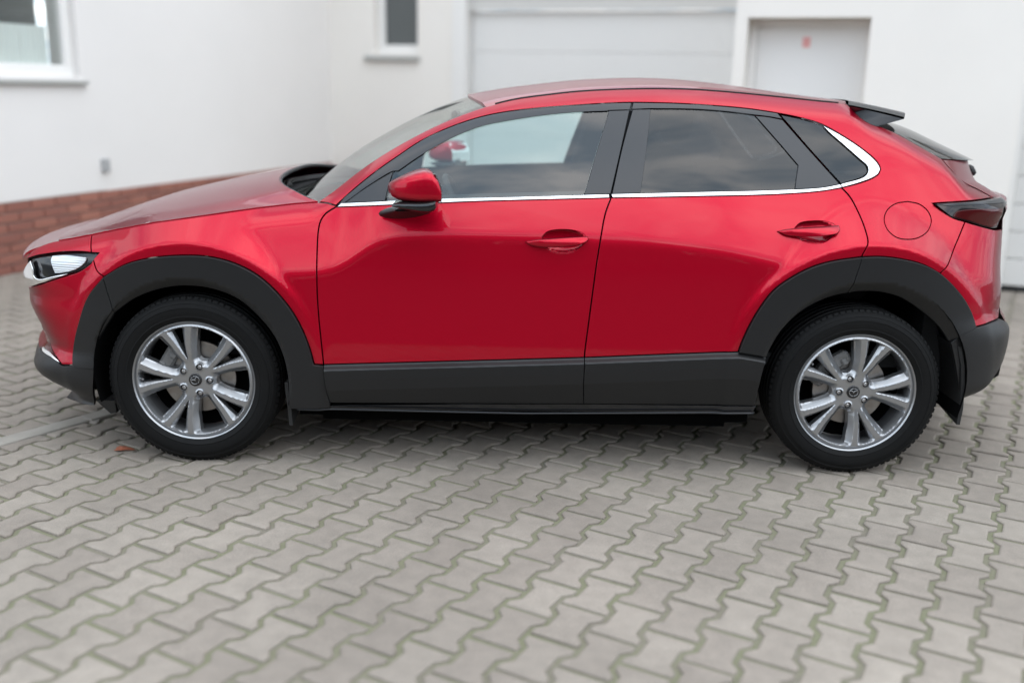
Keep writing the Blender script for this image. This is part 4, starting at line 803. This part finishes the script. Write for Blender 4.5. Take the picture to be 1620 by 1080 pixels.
def build_mirror():
    root=empty('side_mirror',(0,0,0)); root.parent=CAR
    def section(x,y0,y1,z0,z1,n=28,p=3.6):
        r=[]
        for k in range(n):
            a=2*math.pi*k/n; c,s=math.cos(a),math.sin(a)
            r.append((x,(y0+y1)/2+(y1-y0)/2*np.sign(c)*abs(c)**(2/p),(z0+z1)/2+(z1-z0)/2*np.sign(s)*abs(s)**(2/p)))
        return r
    xs=[-.527,-.520,-.505,-.480,-.45,-.42,-.395,-.372,-.352,-.343]
    zt=[1.140,1.152,1.162,1.175,1.189,1.200,1.206,1.205,1.180,1.150]
    zb=[1.126,1.114,1.102,1.092,1.088,1.087,1.087,1.087,1.088,1.090]
    ya=[-.955,-.985,-1.012,-1.035,-1.05,-1.058,-1.060,-1.058,-1.055,-1.050]
    yb=[-.94,-.925,-.912,-.905,-.90,-.90,-.90,-.902,-.905,-.908]
    rows=[[(p[0]-.30*(p[1]+.98)*max(0,(p[0]+.47)/.13),p[1],p[2]) for p in section(*q)] for q in zip(xs,ya,yb,zb,zt)]
    V=[p for r in rows for p in r]; F=[]
    n=28
    for i in range(len(rows)-1):
        for k in range(n): F.append((i*n+k,(i+1)*n+k,(i+1)*n+(k+1)%n,i*n+(k+1)%n))
    F.append(tuple(range(n))); F.append(tuple((len(rows)-1)*n+k for k in range(n))[::-1])
    hs=mesh_obj('housing',V,F,PT,root,smooth=True); hs.data.set_sharp_from_angle(angle=rad(50))
    # black lower shell
    xs=[-.50,-.48,-.44,-.40,-.37,-.352,-.343]; zt=[1.083,1.088,1.092,1.095,1.099,1.103,1.106]; zb=[1.072,1.066,1.058,1.052,1.050,1.056,1.066]
    rows=[section(x,-1.052,-.905,b,t,20,3) for x,b,t in zip(xs,zb,zt)]; n=20
    V=[p for r in rows for p in r]; F=[(i*n+k,(i+1)*n+k,(i+1)*n+(k+1)%n,i*n+(k+1)%n) for i in range(len(rows)-1) for k in range(n)]
    F.append(tuple(range(n))); F.append(tuple((len(rows)-1)*n+k for k in range(n))[::-1]); o=mesh_obj('lower_shell',V,F,M['gloss'],root,smooth=True); o.data.set_sharp_from_angle(angle=rad(50))
    # foot from the door
    rows=[]
    for t in np.linspace(0,1,9):
        y=-.86-.11*t; x0=-.575+.075*t; x1=-.36+.00*t; z0=1.008+.045*t; z1=1.062+.010*t
        r=[]
        for k in range(18):
            a=2*math.pi*k/18; r.append(((x0+x1)/2+(x1-x0)/2*math.cos(a),y,(z0+z1)/2+(z1-z0)/2*math.sin(a)+.012*math.cos(a)))
        rows.append(r)
    V=[p for r in rows for p in r]; F=grid_faces(9,18); F=[(i*18+k,(i+1)*18+k,(i+1)*18+(k+1)%18,i*18+(k+1)%18) for i in range(8) for k in range(18)]+[tuple(8*18+k for k in range(18))]
    mesh_obj('mirror_foot',V,F,M['plastic'],root,smooth=True)
    V=[];F=[]
    for y in (-1.045,-.915):
        for x,z in ((-.3405,1.094),(-.3405,1.146),(-.361,1.192)): V.append((x-.30*(y+.98),y,z))
    V+=[(x-.004,y,z) for x,y,z in V]
    F=[(0,3,4,1),(1,4,5,2),(6,7,10,9),(7,8,11,10),(0,6,9,3),(2,5,11,8),(0,1,7,6),(1,2,8,7),(3,9,10,4),(4,10,11,5)]
    mesh_obj('mirror_glass',V,F,M['chrome'],root)
    far=root.copy(); COL.objects.link(far); far.scale=(1,-1,1)      # turned towards the driver
    piv=Vector((-.44,.98,0)); an=rad(-26); far.rotation_euler=(0,0,an); far.location=piv-Matrix.Rotation(an,3,'Z')@piv
    for ch in list(root.children):
        c=ch.copy(); COL.objects.link(c); c.parent=far
build_mirror()
far_side()
# =============================================================== wheels
def lathe(prof,n,axis_y=True):
    "prof: (radius, depth y) pairs, spun around the y axis"
    V=[];F=[];m=len(prof)
    for i in range(n):
        a=2*math.pi*i/n
        for r,y in prof: V.append((r*math.cos(a),y,r*math.sin(a)))
    for i in range(n):
        for k in range(m-1):
            a,b=i*m+k,((i+1)%n)*m+k; F.append((a,b,b+1,a+1))
    return V,F
def wheel_meshes():
    R=.347; RR=.244
    out={}
    # tyre: outer face at y=-.11 ; the wheel's own centre plane is y=0
    prof=[(.236,-.088),(.243,-.098),(.250,-.104),(.262,-.108),(.2635,-.1095),(.266,-.1095),(.268,-.1088),(.283,-.1115),(.300,-.1105),(.3015,-.1118),(.3035,-.1118),(.305,-.1095),(.318,-.105),(.3195,-.1058),(.3215,-.1045),(.329,-.0985),(.336,-.091),(.341,-.083),(.344,-.074)]
    tread=[]
    for y0 in (-.060,-.022,.016,.054): tread+=[(.3455,y0-.006),(.337,y0-.004),(.337,y0+.004),(.3465,y0+.006)]
    prof=[(r*.992 if r>.3 else r,y) for r,y in prof]; tread=[(r*.992,y) for r,y in tread]
    prof+=tread+[(.343,.078),(.336,.092),(.318,.105),(.283,.11),(.243,.098)]
    V,F=lathe(prof,120)
    V=[(x,y,max(z,-.3425)) if False else (x,y,z) for x,y,z in V]
    # sipes: thin notches on the shoulder
    out['tyre']=(V,F)
    # sidewall blocks along the shoulder
    bm=bmesh.new()
    for k in range(84):
        a=2*math.pi*k/84
        m=Matrix.Rotation(a,4,'Y')
        b=bmesh.ops.create_cube(bm,size=1)['verts']
        bmesh.ops.scale(bm,vec=(.017,.026,.0115 if k%2 else .0105),verts=b)
        bmesh.ops.transform(bm,matrix=m@Matrix.Translation((0,-.0800,.3285))@Matrix.Rotation(rad(-38),4,'X'),verts=b)
    out['shoulder']=bm
    return out
def rim_face():
    "ten spokes in five pairs: a disc with windows cut out, dished and ridged"
    RR=.236
    def poly_arc(r,a0,a1,n): return [(r*math.cos(rad(a0+(a1-a0)*k/n)),r*math.sin(rad(a0+(a1-a0)*k/n))) for k in range(n+1)]
    def roundc(p,rr=.012,n=4):
        o=[];m=len(p)
        for i in range(m):
            a,b,c=np.array(p[i-1]),np.array(p[i]),np.array(p[(i+1)%m]); u=a-b; w=c-b; lu,lw=np.hypot(*u),np.hypot(*w); d=min(rr,lu*.45,lw*.45)
            s=b+u/lu*d; e=b+w/lw*d
            for k in range(n+1):
                t=k/n; o.append(tuple((1-t)**2*s+2*t*(1-t)*b+t*t*e))
        return o
    outer=poly_arc(RR,0,360,180)[:-1]; holes=[]
    for k in range(5):
        c=36+72*k
        # big window (a wheel bolt sits at its inner end)
        o_=poly_arc(.217,c-14.0,c+14.0,10); i_=[(.086*math.cos(rad(c+13)),.086*math.sin(rad(c+13))),(.080*math.cos(rad(c)),.080*math.sin(rad(c))),(.086*math.cos(rad(c-13)),.086*math.sin(rad(c-13)))]
        mid1=[(.14*math.cos(rad(c+15.5)),.14*math.sin(rad(c+15.5)))]; mid2=[(.14*math.cos(rad(c-15.5)),.14*math.sin(rad(c-15.5)))]
        p=o_+mid1+i_+mid2
        core=[o_[0]]+o_[1:-1]+[o_[-1]]
        # round only the four real corners
        q=[];full=p;m=len(p)
        hard={0,10,12,14}
        for i in range(m):
            if i in hard:
                a,b,cc=np.array(p[i-1]),np.array(p[i]),np.array(p[(i+1)%m]); u=a-b;w=cc-b;lu,lw=np.hypot(*u),np.hypot(*w);d=.010; 
                s=b+u/lu*min(d,lu*.45);e=b+w/lw*min(d,lw*.45)
                for t in (0,.33,.67,1): q.append(tuple((1-t)**2*s+2*t*(1-t)*b+t*t*e))
            else: q.append(p[i])
        holes.append(np.array(q))
        g=72*k
        s_=poly_arc(.217,g-5.8,g+5.8,5)+[(.15*math.cos(rad(g+3.9)),.15*math.sin(rad(g+3.9))),(.088*math.cos(rad(g)),.088*math.sin(rad(g))),(.15*math.cos(rad(g-3.9)),.15*math.sin(rad(g-3.9)))]
        holes.append(np.array(s_))
        # bolt pocket
        holes.append(np.array([(.0572*math.cos(rad(c))+.0135*math.cos(2*math.pi*j/20),.0572*math.sin(rad(c))+.0135*math.sin(2*math.pi*j/20)) for j in range(20)]))
    # densify
    def dens(p,s=.005):
        o=[]
        for i in range(len(p)):
            a=np.array(p[i]);b=np.array(p[(i+1)%len(p)]); n=max(1,int(np.hypot(*(b-a))/s))
            for k in range(n): o.append(tuple(a+(b-a)*k/n))
        return np.array(o)
    loops=[dens(outer)]+[dens(h) for h in holes]
    G=[];s=.0042
    for iz,z in enumerate(np.arange(-.24,.24,s*.866)):
        for x in np.arange(-.24,.24,s): G.append((x+(s/2 if iz%2 else 0),z))
    G=np.array(G); k=inside(loops[0],G)
    for l in loops[1:]: k&=~inside(l,G)
    G=G[k]; B=np.vstack(loops)
    d=np.concatenate([np.min((g[:,None,0]-B[None,:,0])**2+(g[:,None,1]-B[None,:,1])**2,1) for g in np.array_split(G,8)]); G=G[d>(.5*s)**2]
    allp=np.vstack([B,G]); edges=[];st=0
    for l in loops: edges+=[(st+i,st+(i+1)%len(l)) for i in range(len(l))]; st+=len(l)
    vv,ee,ff,ov,oe,of=delaunay_2d_cdt([Vector(map(float,q)) for q in allp],edges,[],1,1e-7)
    q=np.array([sum((vv[i] for i in f),Vector((0,0)))/len(f) for f in ff]); bad=np.zeros(len(ff),bool)
    for l in loops[1:]: bad|=inside(l,q)
    ff=[f for f,b_ in zip(ff,bad) if not b_]
    vv=np.array([(q.x,q.y) for q in vv]); inv={}
    for i,src in enumerate(ov):
        for q in src: inv[q]=i
    def Y(x,z):
        r=np.hypot(x,z); a=np.degrees(np.arctan2(z,x)); g=(a+36)%72-36           # angle from the middle of a pair
        base=np.interp(r,[0,.03,.075,.12,.20,.226,.230,.236],[.012,.012,.010,.001,-.006,-.007,-.004,.002])
        # each spoke: a flat lane with one bevelled flank towards the big window
        ax=np.abs(g); lane=np.interp(r,[.06,.10,.22],[2.0,7.5,13.2]); dd=(ax-lane)*rad(1)*r
        hw=np.interp(r,[.06,.22],[.009,.016]); fl=np.clip(np.abs(dd)-hw*.75,0,.02)*1.25
        fade=sm((r-.062)/.03)*(1-sm((r-.212)/.012)); boss=np.clip(.0195-np.minimum.reduce([np.hypot(x-.0572*math.cos(rad(36+72*k)),z-.0572*math.sin(rad(36+72*k))) for k in range(5)]),0,.006)
        return base+fl*fade-boss*.6
    e=.0008; x,z=vv[:,0],vv[:,1]; V=[tuple(q) for q in np.c_[x,Y(x,z),z]]; F=[]
    for f in ff:
        a=[vv[i] for i in f]; ar=sum(a[i][0]*a[(i+1)%len(a)][1]-a[(i+1)%len(a)][0]*a[i][1] for i in range(len(a)))
        F.append(tuple(f) if ar>0 else tuple(f[::-1]))
    st=0
    for li,l in enumerate(loops):
        n=len(l); y0=Y(l[:,0],l[:,1]); r=np.hypot(l[:,0],l[:,1])
        dep=.028 if li and (li-1)%3!=2 else .016
        # walls lean a little into the window, so the flank catches light
        cen=l.mean(0) if li else np.zeros(2); k=.94 if li else 1.0
        b=len(V); V+=[(cen[0]+(l[i,0]-cen[0])*k,y0[i]+dep,cen[1]+(l[i,1]-cen[1])*k) for i in range(n)]
        for i in range(n):
            j=(i+1)%n; p,q=inv.get(st+i),inv.get(st+j)
            if p is None or q is None or p==q: continue
            F.append((b+i,b+j,q,p) if li==0 else (p,q,b+j,b+i))
        st+=n
    return V,F
WHEELS=[]
def build_wheels():
    parts=wheel_meshes()
    proto=empty('wheel',(0,0,0)); proto.parent=CAR
    V,F=parts['tyre']; ty=mesh_obj('tyre',V,F,M['tyre'],proto,smooth=True); ty.data.set_sharp_from_angle(angle=rad(28))
    sb=bm_obj('shoulder_tread',parts['shoulder'],M['tyre'],proto)
    V,F=rim_face(); bm=bmesh.new(); me=bpy.data.meshes.new('rim'); me.from_pydata([tuple(map(float,q)) for q in V],[],[tuple(int(i) for i in f) for f in F]); bm.from_mesh(me); bmesh.ops.translate(bm,vec=(0,-.093,0),verts=bm.verts)
    rm=bm_obj('rim',bm,M['alloy'],proto,smooth=True,sharp=24)
    prof=[(.2435,-.101),(.2445,-.096),(.243,-.090),(.2365,-.0935),(.232,-.090),(.226,-.060),(.222,.0),(.222,.09),(.235,.10)]
    prof=[(.236,-.0905),(.239,-.0985),(.2435,-.1015),(.2455,-.0985),(.244,-.09),(.236,-.088)]
    V,F=lathe(prof,140); l=mesh_obj('rim_lip',V,F,M['alloy'],proto,smooth=True); l.data.set_sharp_from_angle(angle=rad(40))
    V,F=lathe([(.2365,-.089),(.232,-.082),(.226,-.055),(.221,-.01),(.219,.06),(.235,.10)],96); mesh_obj('rim_barrel',V,F,M['barrel'],proto,smooth=True)
    V,F=lathe([(.0,-.0855),(.0235,-.0855),(.0262,-.0835),(.027,-.076)],40); mesh_obj('hub_cap',V,F,M['gloss'],proto,smooth=True)
    # emblem on the cap: oval ring with a winged V
    pts=[(.0172*math.cos(2*math.pi*k/40),-.0865,.0158*math.sin(2*math.pi*k/40)) for k in range(41)]
    V,F=tube(pts,.0013,6,close=False); A=(V,F)
    w=[(-.0160,.0050),(-.0095,.0072),(-.0040,.0050),(-.0012,.0005),(0,-.0030),(.0012,.0005),(.0040,.0050),(.0095,.0072),(.0160,.0050)]
    V2,F2=tube([(x,-.0865,z) for x,z in w],[.0008,.0014,.0016,.0017,.0019,.0017,.0016,.0014,.0008],6)
    w3=[(-.0105,-.0108),(-.004,-.0068),(0,-.0040),(.004,-.0068),(.0105,-.0108)]
    V=list(A[0])+list(V2); F=list(A[1])+[tuple(i+len(A[0]) for i in f) for f in F2]
    mesh_obj('emblem',V,F,M['nut'],proto,smooth=True)
    for k in range(5):
        a=rad(36+72*k); c=Vector((.0572*math.cos(a),-.071,.0572*math.sin(a)))
        bm=bmesh.new(); bmesh.ops.create_cone(bm,cap_ends=True,segments=6,radius1=.0098,radius2=.0092,depth=.016,matrix=Matrix.Translation(c)@Matrix.Rotation(rad(90),4,'X'))
        bmesh.ops.create_cone(bm,cap_ends=True,segments=14,radius1=.0115,radius2=.0085,depth=.006,matrix=Matrix.Translation(c+Vector((0,.007,0)))@Matrix.Rotation(rad(90),4,'X'))
        bmesh.ops.create_uvsphere(bm,u_segments=10,v_segments=6,radius=.0062,matrix=Matrix.Translation(c+Vector((0,-.0075,0)))@Matrix.Scale(.6,4,(0,1,0)))
        bm_obj('lug_nut',bm,M['nut'],proto)
        V,F=lathe([(.0136,-.014),(.0134,.02),(0,.02)],20); V=[(x+c.x,y+c.y+.004,z+c.z) for x,y,z in V]; mesh_obj('nut_pocket',V,F,M['barrel'],proto,smooth=True)
    # valve
    V,F=tube([(.2225*math.cos(rad(146)),-.075,.2225*math.sin(rad(146))),(.207*math.cos(rad(146)),-.088,.207*math.sin(rad(146)))],[.005,.004],8); mesh_obj('valve',V,F,M['nut'],proto)
    # brake disc and caliper are fixed to the axle but turn up behind the spokes
    V,F=lathe([(.06,-.040),(.072,-.044),(.080,-.030),(.148,-.030),(.150,-.018),(.02,-.018)],64); mesh_obj('brake_disc',V,F,M['steel'],proto,smooth=True).data.set_sharp_from_angle(angle=rad(30))
    V,F=lathe([(.03,.02),(.219,.02)],48); mesh_obj('dust_shield',V,F,M['dark'],proto)
    V,F=lathe([(0,-.062),(.060,-.060),(.064,-.030)],32); mesh_obj('hub_face',V,F,M['barrel'],proto,smooth=True)
    def finish(w,x,z,y,yaw,spin):
        w.location=(x,y,z)
        w.rotation_euler=(0,0,yaw)
        cal=w
    spots=[(-1.3195,.3425,-.7620,0.0,-36+34),( 1.3195,.3450,-.7620,0.0,1.0),(-1.3195,.3425,.7620,math.pi,20),(1.3195,.3450,.7620,math.pi,50)]
    for i,(x,z,y,yaw,spin) in enumerate(spots):
        if i==0: w=proto; kids=list(proto.children)
        else:
            w=proto.copy(); COL.objects.link(w); kids=[]
            for ch in list(proto.children):
                c=ch.copy(); COL.objects.link(c); c.parent=w; kids.append(c)
        w.location=(x,y,z); w.rotation_euler=(0,0,yaw)
        sp=(34,1,20,50)[i]
        for c in kids:
            c.rotation_euler=(0,-rad(sp),0)
        # caliper
        bm=bmesh.new(); ang=rad(148 if i%2==0 else 122)
        add_box(bm,0,0,0,.055,.05,.12,bev=.010); add_box(bm,.012,-.018,.03,.03,.03,.03,bev=.006); add_box(bm,-.01,-.02,-.03,.03,.03,.026,bev=.006)
        rr=.135 if i%2==0 else .130
        bmesh.ops.transform(bm,matrix=Matrix.Translation((rr*math.cos(ang),-.028,rr*math.sin(ang)))@Matrix.Rotation(-ang,4,'Y'),verts=bm.verts)
        bm_obj('brake_caliper',bm,M['caliper'],w)
build_wheels()
